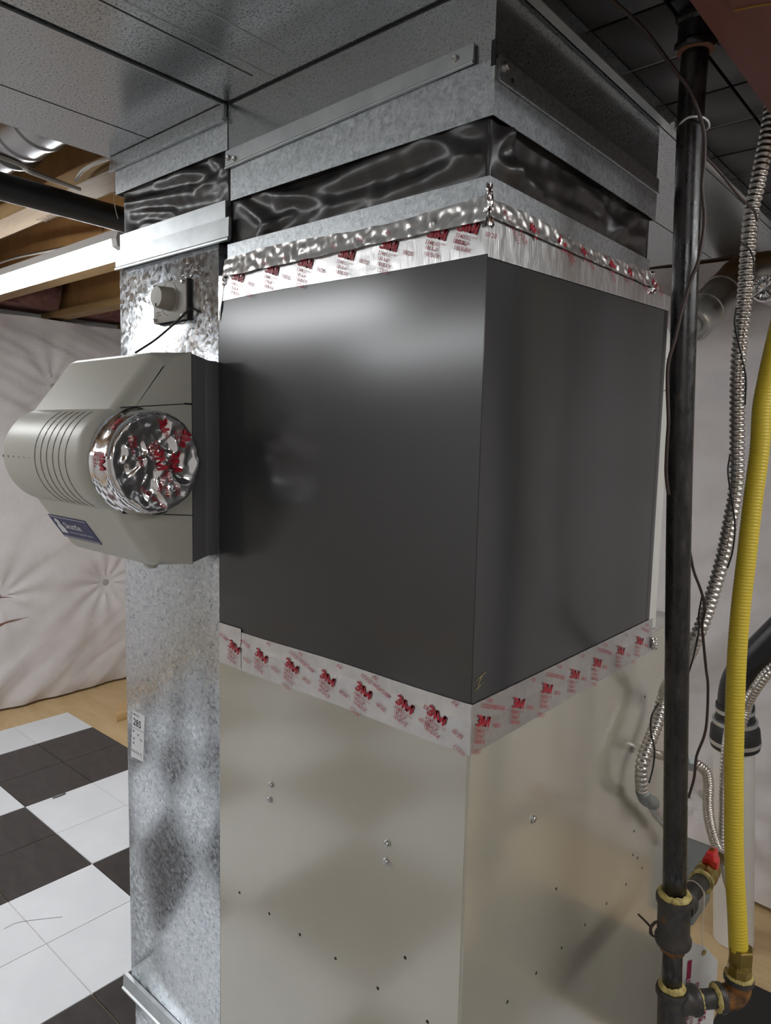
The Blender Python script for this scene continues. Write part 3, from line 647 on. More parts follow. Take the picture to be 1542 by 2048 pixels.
def collar(parent, name, x0, x1, y0, y1, z0, z1, mat, t=.0012):
    """thin sheet-metal sleeve, four sides as one folded part"""
    v, f = [], []
    for (lo, hi) in (((x0, y0, z0), (x1, y0+t, z1)), ((x1-t, y0+t, z0), (x1, y1, z1)), ((x0, y1-t, z0), (x1-t, y1, z1)), ((x0, y0+t, z0), (x0+t, y1-t, z1))):
        a, b = box_vf(lo, hi); n = len(v); v += a; f += [tuple(i+n for i in q) for q in b]
    return make(name, v, f, mat, parent)
sc = thing('duct_connector', (-.245, .245, 1.899), 'wide black fabric connector with galvanized collars above the coil box', 'duct connector')
collar(sc, 'lower_collar', -.502, -.0015, .0005, .489, 1.8995, 1.951, 'galv_collar')
fabric(sc, -.494, -.006, .005, .488, 1.938, 2.03, {
    0: [(.02, .060, .10, .018, .008, .011), (.05, .070, .22, .030, .007, .009), (.06, .018, .14, .030, .006, .010), (.10, .048, .40, .055, .010, .009), (.18, .020, .30, .030, .008, .008), (.30, .020, .488, .034, .010, .010), (.38, .072, .47, .030, .010, .012), (.42, .072, .488, .060, .010, .012), (.25, .062, .40, .068, .008, .006)],
    1: [(.0, .034, .05, .070, .009, .013), (.0, .030, .12, .022, .008, .010), (.04, .062, .06, .02, .007, .010), (.05, .030, .30, .052, .011, .010), (.10, .018, .36, .028, .010, .011), (.22, .055, .40, .03, .008, .009), (.34, .02, .44, .062, .009, .012), (.40, .03, .488, .04, .007, .010)]}, 4.)
collar(sc, 'upper_collar', -.4915, .0015, -.0012, .496, 2.0165, 2.078, 'galv_collar')
def cleat(parent, a, b, z0a, z1a, z0b, z1b, nrm, mat='galv_plain', d=.0045, nm='drive_cleat'):
    """folded strip from a to b (xy points) with a rolled lower lip"""
    nx, ny = nrm
    prof = [(0, 1.0, 0), (.6, 1.0, 0), (.75, .12, 0), (1.0, .05, 0), (1.0, -.04, 0), (.5, -.06, 0), (0, .05, 0)]
    v = []
    for (p, z0, z1) in ((a, z0a, z1a), (b, z0b, z1b)):
        for (o, w, _) in prof: v.append((p[0]+nx*o*d, p[1]+ny*o*d, z0+(z1-z0)*w))
    n = len(prof); f = [(i, (i+1) % n, n+(i+1) % n, n+i) for i in range(n)]
    f += [tuple(range(n))[::-1], tuple(range(n, 2*n))]
    return make(nm, v, f, mat, parent)
cleat(sc, (-.500, -.0012), (-.026, -.0012), 2.066, 2.093, 2.080, 2.1015, (0, -1), d=.006)
cleat(sc, (.0015, .004), (.0015, .494), 2.056, 2.083, 2.058, 2.081, (1, 0), mat='galv_collar')
box('slit', (-.004, -.0016, 2.070), (.002, .0, 2.098), 'dark_gap', sc)
for x, z in ((-.491, 2.0805), (-.4755, 2.0755), (-.052, 2.0915)): screw((x, -.0040, z), (0, -1, 0), sc, .0046)
screw((.0045, .016, 2.074), (1, 0, 0), sc, .0045); hole((.0055, .031, 2.064), (1, 0, 0), .0028, sc)
# tag corner on the left end of the fabric
rc = thing('duct_connector', (-.68, .25, 1.95), 'narrow black fabric connector with galvanized collars on the return duct', 'duct connector')
RX0, RX1, RY1 = -.845, -.5275, .50
collar(rc, 'lower_collar', -.838, -.5045, -.002, RY1, 1.956, 2.020, 'galv_plain')
cleat(rc, (-.846, -.002), (-.4885, -.002), 1.956, 1.9905, 1.956, 1.9905, (0, -1), mat='galv_plain', d=.008)
fabric(rc, -.832, -.501, .004, RY1-.006, 2.012, 2.105, {
    0: [(.0, .054, .34, .030, .006, .011), (.0, .050, .30, .022, .006, .010), (.16, .072, .27, .05, .008, .012), (.10, .068, .2, .06, .006, .008), (.02, .036, .16, .018, .007, .012), (.05, .014, .12, .008, .006, .010), (.27, .074, .32, .05, .008, .013), (.24, .036, .33, .046, .006, .009)]}, 14.)
collar(rc, 'upper_collar', -.8535, -.4998, -.0012, RY1, 2.097, 2.146, 'galv_collar')
cleat(rc, (-.8635, -.0012), (-.5015, -.0012), 2.140, 2.1655, 2.140, 2.1655, (0, -1), mat='galv_collar', d=.009)
tube('loose_thread', [(-.8535, -.004, 2.10), (-.850, -.006, 2.083), (-.840, -.008, 2.062), (-.833, -.008, 2.048)], .0007, 'string', rc, seg=5)
box('red_strip', (-.66, -.0042, 2.1652), (-.514, -.001, 2.1668), 'beam_red', rc)  # thin red-brown strip along the top of the cleat

# ------------------------------------------------------------------ ducts
st = thing('supply_main_duct', (-.25, .2, 2.10), 'wide galvanized supply duct overhead with a riser down to the coil box', 'duct')
collar(st, 'riser', -.4985, -.0005, .0002, .4955, 2.079, 2.1675, 'galv_fine')
def plate_with(name, lo, hi, mat, parent): return box(name, lo, hi, mat, parent)
# trunk bottom sheets either side of the riser and around it, then sides and top
box('bottom_sheet', (-.4955, -2.4, 2.167), (.0165, -.02, 2.1685), 'galv_fine', st)
box('bottom_sheet', (-.4955, .4975, 2.167), (.0165, 1.43, 2.1685), 'galv_fine', st)
box('bottom_sheet', (.0008, -.02, 2.167), (.0165, .4975, 2.1685), 'galv_fine', st)
box('bottom_sheet', (-.4955, -.02, 2.167), (.0008, -.0005, 2.1685), 'galv_fine', st)
box('side_sheet', (-.4955, -2.4, 2.1685), (-.494, 1.43, 2.297), 'galv_fine', st)
box('side_sheet', (.015, -2.4, 2.1685), (.0165, 1.43, 2.297), 'galv_fine', st)
box('top_sheet', (-.4955, -2.4, 2.297), (.0165, 1.43, 2.2985), 'galv_fine', st)
box('end_cap', (-.494, 1.4285, 2.1685), (.015, 1.43, 2.297), 'galv_fine', st)
for x, y0, y1 in ((-.402, -2.4, -.03), (-.316, -2.4, -.03), (-.378, -.5, -.008), (-.2, .51, 1.42)):
    box('seam', (x, y0, 2.1664), (x+.0016, y1, 2.1671), 'galv_plain', st)
for x, y0, y1 in ((-.400, -2.4, -.03), (-.198, .51, 1.42), (-.0015, .5, 1.42)):
    box('seam_gap', (x, y0, 2.1666), (x+.0016, y1, 2.1671), 'dark_gap', st)
box('seam_gap', (-.4985, -.0022, 2.1652), (.0, .0, 2.1669), 'dark_gap', st)
box('edge_flange', (.0085, .5, 2.1645), (.0165, 1.43, 2.167), 'galv_plain', st)
box('edge_flange', (.004, -2.4, 2.1640), (.0165, .498, 2.167), 'galv_plain', st)
rt = thing('return_main_duct', (-.68, -.2, 2.167), 'galvanized return duct overhead between the supply duct and the open joists', 'duct')
box('bottom_sheet', (-.868, -2.4, 2.167), (-.5035, -.001, 2.1685), 'galv_fine', rt)
box('bottom_sheet', (-.868, .503, 2.167), (-.5035, 1.43, 2.1685), 'galv_fine', rt)
box('side_sheet', (-.868, -2.4, 2.1685), (-.8665, 1.43, 2.297), 'galv_fine', rt)
box('side_sheet', (-.505, -2.4, 2.1685), (-.5035, 1.43, 2.297), 'galv_fine', rt)
box('top_sheet', (-.868, -2.4, 2.297), (-.5035, 1.43, 2.2985), 'galv_fine', rt)
box('seam', (-.7245, -2.4, 2.1664), (-.7232, -.004, 2.1671), 'dark_gap', rt)
box('lip', (-.5065, -2.4, 2.1640), (-.5035, -.004, 2.167), 'galv_plain', rt)
rd = thing('return_drop', (-.686, .25, 0), 'tall galvanized return duct standing beside the furnace, spangled surface', 'duct')
box('casing', (-.8455, .0, .47), (-.5260, RY1, 1.9558), 'galv_spangle', rd, bev=.0012)
box('boot', (-.838, .004, .0), (-.5275, RY1-.004, .47), 'galv_spangle', rd, bev=.0012)
cleat(rd, (-.8625, -.0005), (-.5275, -.0005), .452, .484, .452, .484, (0, -1), d=.013, nm='lower_cleat')
# paper inspection sticker on the duct
stk = thing('sticker', (-.80, 0, .98), 'white paper sticker numbered 285 on the galvanized duct', 'sticker')
hexa('sheet', [(-.832, -.0004, .980), (-.783, -.0004, .983), (-.783, -.0001, .983), (-.832, -.0001, .980), (-.821, -.0004, 1.081), (-.775, -.0004, 1.081), (-.775, -.0001, 1.081), (-.821, -.0001, 1.081)], 'paper', stk)
put_text('number', [('285', 0, 0, .0145, .02, .030), ('MAKE', 0, .011, .0045, .01, .022)], (-.819, -.0006, 1.0665), (1, 0, -.05), (.1, 0, 1), 'ink_black', stk)
box('rule_line', (-.825, -.0006, 1.0455), (-.778, -.0004, 1.0462), 'ink_black', stk)
for k, (x, z, w) in enumerate(((-.822, 1.038, .006), (-.806, 1.034, .008), (-.796, 1.026, .010), (-.822, 1.022, .007), (-.822, 1.012, .005))):
    tube('handwriting', [(x, -.0006, z), (x+w*.4, -.0006, z+.003), (x+w*.6, -.0006, z-.002), (x+w, -.0006, z+.002)], .0005, 'ink_purple', stk, seg=5, n=3)
for x in (-.828, -.820, -.812, -.804, -.795): tube('handwriting', [(x, -.0006, .994), (x+.002, -.0006, .998), (x+.005, -.0006, .992)], .0004, 'ink_black', stk, seg=5, n=3)

# ------------------------------------------------------------------ humidistat
hs = thing('humidistat', (-.656, 0, 1.842), 'square beige humidistat with a round knob on the galvanized duct', 'humidistat')
box('backing', (-.709, -.006, 1.841), (-.603, -.0004, 1.910), 'dark_gap', hs)
box('plate', (-.7095, -.0095, 1.8415), (-.6065, -.006, 1.9105), 'stat_plate', hs, bev=.0008)
lathe('knob', [(0, 0), (.0205, 0), (.0205, .003), (.0185, .024), (.0175, .0265), (0, .027)], (-.657, -.0095, 1.880), (0, -1, 0), 'stat_knob', hs, seg=28)
box('pointer', (-.6575, -.0375, 1.8635), (-.6565, -.0362, 1.869), 'ink_brown', hs)
for x, z in ((-.7035, 1.9045), (-.6135, 1.9045), (-.7035, 1.8475), (-.6135, 1.8475)): screw((x, -.0095, z), (0, -1, 0), hs, .0032)
for (a0, a1) in ((-40, 60), (110, 160), (200, 260)):
    tube('dial_mark', [(-.657+.029*math.cos(math.radians(a)), -.0097, 1.880+.029*math.sin(math.radians(a))) for a in (a0, (a0+a1)/2, a1)], .0004, 'ink_brown', hs, seg=5)
put_text('print', [('HUMIDITY', 0, 0, .0028, 0, .016), ('CONTROL', 0, -.005, .0028, 0, .018)], (-.700, -.0098, 1.861), *UF, 'ink_brown', hs)
w_ = tube('control_wire', PTS['hum_wire'], .0021, 'wire_black', seg=8); tag(w_, 'thin black wire running from the humidistat down to the humidifier', 'wire')

# ------------------------------------------------------------------ humidifier
hm = thing('humidifier', (-.676, 0, 1.428), 'beige plastic humidifier with ribbed drum front and foil capped round port', 'humidifier')
HX0, HX1 = -.826, -.5272
hexa('base', [(HX0, -.052, 1.432), (HX1, -.052, 1.432), (HX1, -.0006, 1.446), (HX0, -.0006, 1.446), (HX0, -.052, 1.774), (HX1, -.052, 1.774), (HX1, -.0006, 1.761), (HX0, -.0006, 1.761)], 'humidifier_grey', hm)
box('base_step', (HX0-.002, -.026, 1.440), (HX1+.0008, -.0008, 1.766), 'humidifier_grey', hm, bev=.002)
def arc3(p, q, m_, n):
    (ax, ay), (bx, by), (cx, cy) = p, m_, q
    d = 2*(ax*(by-cy)+bx*(cy-ay)+cx*(ay-by))
    ux = ((ax*ax+ay*ay)*(by-cy)+(bx*bx+by*by)*(cy-ay)+(cx*cx+cy*cy)*(ay-by))/d
    uy = ((ax*ax+ay*ay)*(cx-bx)+(bx*bx+by*by)*(ax-cx)+(cx*cx+cy*cy)*(bx-ax))/d
    r = math.hypot(ax-ux, ay-uy); a0 = math.atan2(ay-uy, ax-ux); a1 = math.atan2(cy-uy, cx-ux)
    if a1 < a0: a1 += 2*math.pi
    if a1-a0 > math.pi*1.3: a1 -= 2*math.pi
    return [(ux+r*math.cos(a0+(a1-a0)*i/n), uy+r*math.sin(a0+(a1-a0)*i/n)) for i in range(n+1)], (ux, uy, r)
drum, DC = arc3((-.184, 1.680), (-.184, 1.526), (-.238, 1.603), 18)
prof = [(-.051, 1.7765), (-.108, 1.7715), (-.118, 1.7665)]+drum+[(-.124, 1.4395), (-.114, 1.432), (-.051, 1.4285)]
def cover():
    n = len(prof); cy, cz_ = -.09, 1.603
    secs = []
    R = .024; NS = 9
    # quarter round: full inset at the end face, none one radius further in
    secs = [(HX0+R*(1-math.cos(math.pi/2*k/NS)), R*(1-math.sin(math.pi/2*k/NS))) for k in range(NS+1)]
    left = secs; right = [(HX1-(x-HX0), ins) for x, ins in secs[::-1]]
    # offset profile inwards along its normals
    def inset(d):
        out = []
        for i, (y, z) in enumerate(prof):
            a = prof[max(i-1, 0)]; b = prof[min(i+1, n-1)]
            tx, tz = b[0]-a[0], b[1]-a[1]; L = math.hypot(tx, tz); nx, nz = -tz/L, tx/L
            # inward = towards the body centre
            if (cy-y)*nx+(cz_-z)*nz < 0: nx, nz = -nx, -nz
            q = min(1, (-.051-y)/.05)
            out.append((y+nx*d*q, z+nz*d*(q if i not in (0, n-1) else .0)))
        return out
    v, f = [], []
    S_ = left+right
    for x, d in S_:
        for (y, z) in inset(d): v.append((x, y, z))
    for s in range(len(S_)-1):
        for i in range(n-1): f.append((s*n+i, s*n+i+1, (s+1)*n+i+1, (s+1)*n+i))
        f.append((s*n+n-1, s*n, (s+1)*n, (s+1)*n+n-1))
    f.append(tuple(range(n))[::-1]); f.append(tuple((len(S_)-1)*n+i for i in range(n)))
    o = make('cover', v, f, 'humidifier_beige', hm, smooth=True)
    bm = bmesh.new(); bm.from_mesh(o.data); bmesh.ops.recalc_face_normals(bm, faces=bm.faces[:]); bm.to_mesh(o.data); bm.free()
    o.data.set_sharp_from_angle(angle=math.radians(22))
cover()
def on_drum(t, off): 
    a = drum[0]; i = t*(len(drum)-1); k = min(int(i), len(drum)-2); q = i-k
    y = drum[k][0]*(1-q)+drum[k+1][0]*q; z = drum[k][1]*(1-q)+drum[k+1][1]*q
    dx, dz = y-DC[0], z-DC[1]; L = math.hypot(dx, dz)
    return (y+dx/L*off, z+dz/L*off)
for x in (-.682, -.660, -.639, -.618, -.598, -.576):
    P = [(x,)+on_drum(t, -.0004) for t in [.03+.94*i/24 for i in range(25)]]
    v, f = sweep_vf([Vector(p) for p in P], [.0003 if i in (0, 24) else .0013 for i in range(25)], 6)
    make('louver_slot', v, f, 'groove', hm, smooth=True)
for i, x in enumerate((-.806, -.785, -.764, -.743, -.722, -.703)):
    y, z = on_drum(.5, 0); lathe('vent_hole', [(0, -.0003), (.0024-.0003*i, -.0003), (.0024-.0003*i, .0003), (0, .0003)], (x, y, z-.002), (0, -1, 0), 'groove', hm, seg=10)
for z0, z1 in ((1.694, 1.682), (1.511, 1.523)):
    hexa('seam', [(HX1-.001, -.175, z1-.0008), (HX1+.0003, -.175, z1-.0008), (HX1+.0003, -.051, z0-.0008), (HX1-.001, -.051, z0-.0008), (HX1-.001, -.175, z1+.0008), (HX1+.0003, -.175, z1+.0008), (HX1+.0003, -.051, z0+.0008), (HX1-.001, -.051, z0+.0008)], 'dark_gap', hm)
box('latch_slot', (HX1-.001, -.066, 1.6915), (HX1+.0006, -.052, 1.6945), 'dark_gap', hm)
# badge on the lower slope
A = Vector((0, -.184, 1.526)); B = Vector((0, -.124, 1.4395)); sl = (B-A).normalized(); nb = Vector((0, sl.z, -sl.y)); nb = nb if nb.y < 0 else -nb
def on_slope(x, t, off): return A+sl*t+nb*off+Vector((x, 0, 0))
BL, BR_, BT, BB = -.812, -.672, .036, .088
bd = hexa('badge', [on_slope(BL, BB, .0), on_slope(BR_, BB, .0), on_slope(BR_, BT, .0), on_slope(BL, BT, .0), on_slope(BL, BB, .0012), on_slope(BR_, BB, .0012), on_slope(BR_, BT, .0012), on_slope(BL, BT, .0012)], 'badge_blue', hm, label='dark blue maker badge with white lettering')
for t in (BT+.0025, BB-.0035):
    hexa('line', [on_slope(BL+.002, t+.0008, .0010), on_slope(BR_-.002, t+.0008, .0010), on_slope(BR_-.002, t, .0010), on_slope(BL+.002, t, .0010), on_slope(BL+.002, t+.0008, .0015), on_slope(BR_-.002, t+.0008, .0015), on_slope(BR_-.002, t, .0015), on_slope(BL+.002, t, .0015)], 'badge_white', bd)
put_text('lettering', [('Skuttle', .040, -.013, .014, .01, .062), ('Indoor Air Quality Products', .042, -.0335, .0045, 0, .085)], on_slope(BL, BT, .0017), (1, 0, 0), -sl, 'badge_white', bd)
# house-shaped emblem left of the lettering
em = [(.010, -.040), (.034, -.040), (.034, -.026), (.028, -.018), (.031, -.012), (.022, -.005), (.013, -.012), (.016, -.018), (.010, -.026)]
make('emblem', [on_slope(BL, BT, .0017)+Vector((x, 0, 0))-sl*y for x, y in em], [tuple(range(len(em)))], 'badge_white', bd)
# drain spout
lathe('drain_spout', [(.0, 0), (.013, 0), (.013, .008), (.009, .014), (.0, .014)], (-.600, -.085, 1.4315), (0, 0, -1), 'humidifier_beige', hm, seg=16)
lathe('drain_fitting', [(0, 0), (.006, 0), (.006, .006), (0, .006)], (-.645, -.098, 1.434), (0, 0, -1), 'brass', hm, seg=10)
# foil capped port
PC = Vector((HX1, -.143, 1.601))
def foil_pt(ang, r, x, amp):
    y = PC.y-r*math.cos(ang); z = PC.z+r*math.sin(ang)
    q = Vector((x*16, y*16, z*16))
    vd, vp = noise.voronoi(Vector((x, y, z))*42)
    c = min(1, (vd[1]-vd[0])*2.2)
    d = amp*(noise.noise(q*1.9)*1.0+noise.noise(q*4.5)*.55)+amp*.6*(1-c)**3
    return x+d, y-d*.35*math.cos(ang), z+d*.35*math.sin(ang)
fp = [(.083, -.0002, 0), (.081, .004, .0008), (.0795, .012, .0014), (.079, .022, .0016), (.0785, .032, .0018), (.077, .040, .0022), (.0735, .0455, .0024), (.069, .046, .0028), (.064, .044, .0034)]+[(.060-.060*i/16, .042-.002*i/16, .0048) for i in range(1, 17)]
v = []; NA = 96
for r, x, am in fp:
    for k in range(NA): v.append(foil_pt(2*math.pi*k/NA, r, HX1+x, am))
f = []
for j in range(len(fp)-1):
    for k in range(NA): f.append((j*NA+k, j*NA+(k+1) % NA, (j+1)*NA+(k+1) % NA, (j+1)*NA+k))
cap = make('foil_cap', v, f, 'foil_crumple', hm, smooth=True, label='crumpled foil tape cap with red print')
def cap_conf(p):
    y, z = p.y-PC.y, p.z-PC.z; r = math.hypot(y, z); ang = math.atan2(z, -y)
    if r > .0735: r = .0735
    x = HX1+(.0415 if r < .062 else .0455)
    return Vector(foil_pt(ang, r, x, .0048 if r < .062 else .0028))+Vector((.0016, 0, 0))
dn = math.radians(-80)
def capprint(y, z, items, rot): put_text('print', items, (0, y, z), (0, 1, 0), (0, 0, 1), 'print_red', cap, rot=rot, conform=cap_conf)
capprint(-.132, 1.622, [('3M', 0, 0, .0145, .014, .031)], dn)
capprint(-.148, 1.632, [('181A-P', 0, 0, .0052, .012, .022), ('181B-FX', 0, -.007, .0052, .012, .026), ('3340', 0, .007, .0052, .01, .016)], math.radians(-62))
capprint(-.104, 1.618, [('3M', 0, 0, .0145, .014, .031)], dn)
capprint(-.082, 1.650, [('3M', 0, 0, .0145, .014, .030)], math.radians(-105))
capprint(-.100, 1.652, [('181A-P', 0, 0, .0052, .012, .022), ('181B-FX', 0, -.0075, .0052, .012, .026)], dn)
capprint(-.112, 1.612, [('COLD WEATHER', 0, 0, .006, .004, .062)], math.radians(-115))
capprint(-.176, 1.640, [('3340', 0, 0, .0052, .012, .016), ('181B-FX', 0, -.0075, .0052, .012, .026), ('III/20', .03, 0, .005, .01, .016)], math.radians(-75))
capprint(-.122, 1.588, [('III/20', 0, 0, .005, .012, .016), ('COLD', .02, .01, .006, 0, .02), ('181A-P', .018, -.008, .0052, .012, .02)], dn)
capprint(-.128, 1.668, [('3M', 0, 0, .011, .012, .02), ('FX', .02, -.004, .005, .01, .008)], math.radians(-70))
capprint(-.166, 1.566, [('COLD WEATHER', 0, 0, .0055, .003, .05)], math.radians(-40))
# print on the visible flank of the cap
for (a_, items) in ((math.radians(-4), [('3M', 0, 0, .012, .014, .026)]), (math.radians(-6), [('181A-P', .0, -.013, .0045, .012, .022), ('181B-FX', 0, -.0195, .0045, .012, .026)])):
    pass
def side_conf(p):
    # p: x = distance along axis, z = arc length
    ang = p.z/.0795; q = foil_pt(ang, .0795+.0012, HX1+p.x, .0006); return Vector(q)
put_text('print', [('3M', 0, 0, .0125, .014, .027), ('3340', .0, -.0145, .004, .01, .012), ('181A-P', 0, -.0195, .004, .01, .02), ('181B-FX', 0, -.025, .004, .01, .024)], (.038, 0, .016), (0, 0, -1), (1, 0, 0), 'print_red', cap, conform=side_conf)
put_text('print', [('3M', 0, 0, .010, .014, .022), ('181B-FX', 0, -.014, .004, .01, .024)], (.036, 0, .075), (0, 0, -1), (1, 0, 0), 'print_red', cap, conform=side_conf)
put_text('print', [('COLD WEATHER', 0, 0, .005, .005, .05), ('181A-P', 0, -.01, .004, .01, .024)], (.032, 0, -.045), (0, 0, -1), (1, 0, 0), 'print_red', cap, conform=side_conf)
grid('loose_flap', lambda u, v: (HX1+.002+.016*v, PC.y+.005+.045*(u-.2), PC.z-.083+.010*(2*u-1)**2-.006*v*0), 12, 6, 'foil', cap, thick=(0, 0, -.0006))

# ------------------------------------------------------------------ gas piping
gp = thing('gas_pipe', PTS['gas_low'][-1], 'black iron gas pipe standing in front of the beige furnace side', 'pipe')
R1 = .0168
tube('riser', PTS['gas_riser'], R1, 'iron_black', gp, seg=24, n=6)
def fitting(nm, a, b, r, mat, rim=.0035, rl=.009, parent=None, seg=24):
    a = Vector(a); b = Vector(b); L = (b-a).length
    return lathe(nm, [(r*.8, 0), (r+rim*.6, 0), (r+rim, rl*.3), (r+rim, rl*.8), (r, rl*1.2), (r, L-rl*1.2), (r+rim, L-rl*.8), (r+rim, L-rl*.3), (r+rim*.6, L), (r*.8, L)], a, b-a, mat, parent, seg)
top = Vector(PTS['gas_riser'][0])
fitting('coupling', top+Vector((0, 0, -.006)), top+Vector((.002, -.006, .034)), .0225, 'iron_black', parent=gp)
tube('elbow', [top+Vector((0, 0, .02)), top+Vector((.0, -.006, .042)), top+Vector((-.002, -.020, .060)), top+Vector((-.004, -.036, .080))], .0215, 'iron_black', gp, seg=20)
fitting('coupling', top+Vector((-.002, -.020, .060)), top+Vector((-.007, -.052, .1)), .0235, 'iron_black', parent=gp)
lathe('joint_compound', [(.018, 0), (.0228, .001), (.021, .005), (.018, .006)], top+Vector((0, 0, -.010)), (0, 0, 1), 'tear_brown', gp, 20)
g = [Vector(p) for p in PTS['gas_low']]
fitting('tee', g[0]+(g[0]-g[1]).normalized()*.004, g[1]+(g[1]-g[0]).normalized()*.004, .0232, 'iron_fitting', rim=.003, rl=.012, parent=gp)
ax0 = (g[0]-g[1]).normalized()
def dope(c, ax, r0, r1, h, seg=28):
    P = []
    ax = Vector(ax).normalized(); nn = ax.orthogonal().normalized(); bb_ = ax.cross(nn); v, f = [], []
    for (r, hh) in ((r0, 0), (r1, .0), (r1*1.03, h*.3), (r0*1.05, h), (r0*.98, h)):
        for i in range(seg):
            a = 2*math.pi*i/seg; w = 1+.05*wr((math.cos(a)*4, math.sin(a)*4, hh*200+c[2]*9)); v.append(Vector(c)+ax*(hh*(1+.5*wr((math.cos(a)*3, math.sin(a)*3, c[0]*50))))+nn*(r*w*math.cos(a))+bb_*(r*w*math.sin(a)))
    for j in range(4):
        for i in range(seg): f.append((j*seg+i, j*seg+(i+1) % seg, (j+1)*seg+(i+1) % seg, (j+1)*seg+i))
    make('joint_compound', v, f, 'dope_yellow', gp, smooth=True)
dope(g[0]+ax0*.0038, ax0, R1, .0235, .007)
lathe('bushing', [(.0, 0), (.0215, 0), (.0215, .004), (.0185, .012), (.016, .016), (0, .016)], g[1]+(g[1]-g[0]).normalized()*.003, g[2]-g[1], 'rust', gp, 6, smooth=False)
tube('nipple', [g[1], g[3]+(g[3]-g[2]).normalized()*.01], .0142, 'iron_black', gp, seg=20)
dope(g[3]+(g[2]-g[3]).normalized()*.0, g[2]-g[3], .0145, .0195, .008)
fitting('lower_tee', g[3], g[5], .0205, 'iron_fitting', rim=.003, rl=.011, parent=gp)
gd = (g[5]-g[3]).normalized()
tube('drip_leg', [g[5]-gd*.01, g[5]+gd*.09], .0142, 'iron_black', gp, seg=20)
fitting('pipe_cap', g[5]+gd*.075, g[5]+gd*.108, .018, 'iron_fitting', rim=.0025, rl=.008, parent=gp)
q = [Vector(p) for p in PTS['gas_run']]
dirh = (q[2]-q[0]).normalized()
fitting('tee_outlet', q[0]+dirh*.006, q[0]+dirh*.040, .0195, 'iron_fitting', rim=.0025, rl=.010, parent=gp)
tube('cross_nipple', [q[0]+dirh*.02, q[3]], .0138, 'iron_fitting', gp, seg=20)
dope(q[0]+dirh*.0395, dirh, .014, .019, .006)
# elbow
up = Vector((0, 0, 1))
e0 = q[3]-dirh*.0165
tube('elbow', [e0-dirh*.006, e0+dirh*.006, e0+dirh*.019+up*.003, e0+dirh*.026+up*.012, e0+dirh*.027+up*.026, e0+dirh*.0268+up*.034], .0185, 'rust', gp, seg=22)
lathe('elbow_band', [(.019, 0), (.0215, .001), (.0215, .009), (.019, .010)], e0-dirh*.008, dirh, 'iron_fitting', gp, 22)
dope(e0-dirh*.006, -dirh, .014, .020, .006)
lathe('elbow_band', [(.019, 0), (.0215, .001), (.0215, .009), (.019, .010)], e0+dirh*.0268+up*.026, up, 'iron_fitting', gp, 22)
ez = e0+dirh*.0268+up*.034
dope(ez, up, .0165, .0205, .004)
tag(gp, None)
# zip tie around pipe and wire
zt = Vector((.1291, .268, 2.058))
tie = thing('zip_tie', tuple(zt), 'white zip tie around the black gas pipe and brown wire', 'zip tie')
tube('strap', [zt+Vector((.0185*math.cos(a)+(.006 if -.5 < math.cos(a-math.radians(-35)) else 0)*math.cos(math.radians(-35)), .0185*math.sin(a)-(.006 if .5 < math.cos(a-math.radians(-35)) else 0)*.57, -.003*math.sin(a))) for a in [math.radians(x) for x in range(0, 361, 30)]], .0014, 'tie_white', tie, seg=6, n=4)
box('head', (zt.x-.021, zt.y-.012, zt.z-.001), (zt.x-.0165, zt.y-.007, zt.z+.007), 'tie_white', tie)

# yellow corrugated gas line
ys = thing('flexible_gas_line', PTS['csst'][-1], 'yellow corrugated flexible gas line rising from the brass fitting', 'gas line')
yp = [(.232, .515, 2.097), (.226, .509, 2.0)]+PTS['csst']
corrugated('jacket', yp, .01315, .0139, .0050, 'csst_yellow', ys, seg=20)
b0 = Vector(PTS['csst'][-1]); bdir = (b0-Vector(PTS['csst'][-2])).normalized()
corrugated('bare_end', [b0-bdir*.004, b0+bdir*.008, b0+bdir*.018], .0108, .0126, .004, 'stainless', ys, seg=18)
lathe('brass_nut', [(.011, .0), (.0172, .0), (.0182, .003), (.0182, .024), (.0165, .026)], ez+up*.022, up, 'brass', ys, 6, smooth=False)
lathe('brass_body', [(.0, -.001), (.0165, .0), (.0175, .004), (.0175, .016), (.0165, .020), (.0165, .024), (.0, .024)], ez, up, 'brass', ys, 8, smooth=False)

# branch with red handled valve and stainless connector
br = thing('gas_valve', PTS['branch'][0], 'brass gas valve with a red handle on the branch behind the gas pipe', 'valve')
bp = [Vector(p) for p in PTS['branch']]; bdv = (bp[2]-bp[0]).normalized()
fitting('branch_outlet', bp[0]+bdv*.019, bp[0]+bdv*.045, .0175, 'iron_fitting', rim=.003, rl=.008, parent=br)
tube('nipple', [bp[0]+bdv*.03, bp[2]], .0142, 'iron_fitting', br, seg=18)
bv = (bp[3]-bp[2]).normalized()
lathe('valve_body', [(.0, 0), (.0165, 0), (.018, .004), (.018, .012), (.016, .016), (.019, .024), (.019, .036), (.016, .044), (.018, .050), (.018, .060), (.012, .064), (0, .064)], bp[2]-bv*.006, bv, 'brass', br, 10, smooth=False)
lathe('valve_rim', [(.0142, 0), (.019, .0), (.019, .005), (.0142, .006)], bp[2]-bv*.010, bv, 'dope_yellow', br, 18)
hc = bp[3]+Vector((.004, -.012, .022))
sd = bv.cross(up).normalized()
hv = []
for z, w, l in ((-.016, .011, .010), (.004, .012, .012), (.006, .008, .018), (.018, .006, .016)):
    for sx, sy in ((-1, -1), (1, -1), (1, 1), (-1, 1)): hv.append(hc+up*z+sd*(w*sx)+bv*(l*sy))
hf = [(3, 2, 1, 0), (12, 13, 14, 15)]+[(4*k+i, 4*k+(i+1) % 4, 4*k+4+(i+1) % 4, 4*k+4+i) for k in range(3) for i in range(4)]
o = make('handle', hv, hf, 'valve_red', br); bevel(o, .0022)
lathe('handle_screw', [(0, 0), (.004, 0), (.004, .003), (0, .004)], hc+up*.018, up, 'brass', br, 8)
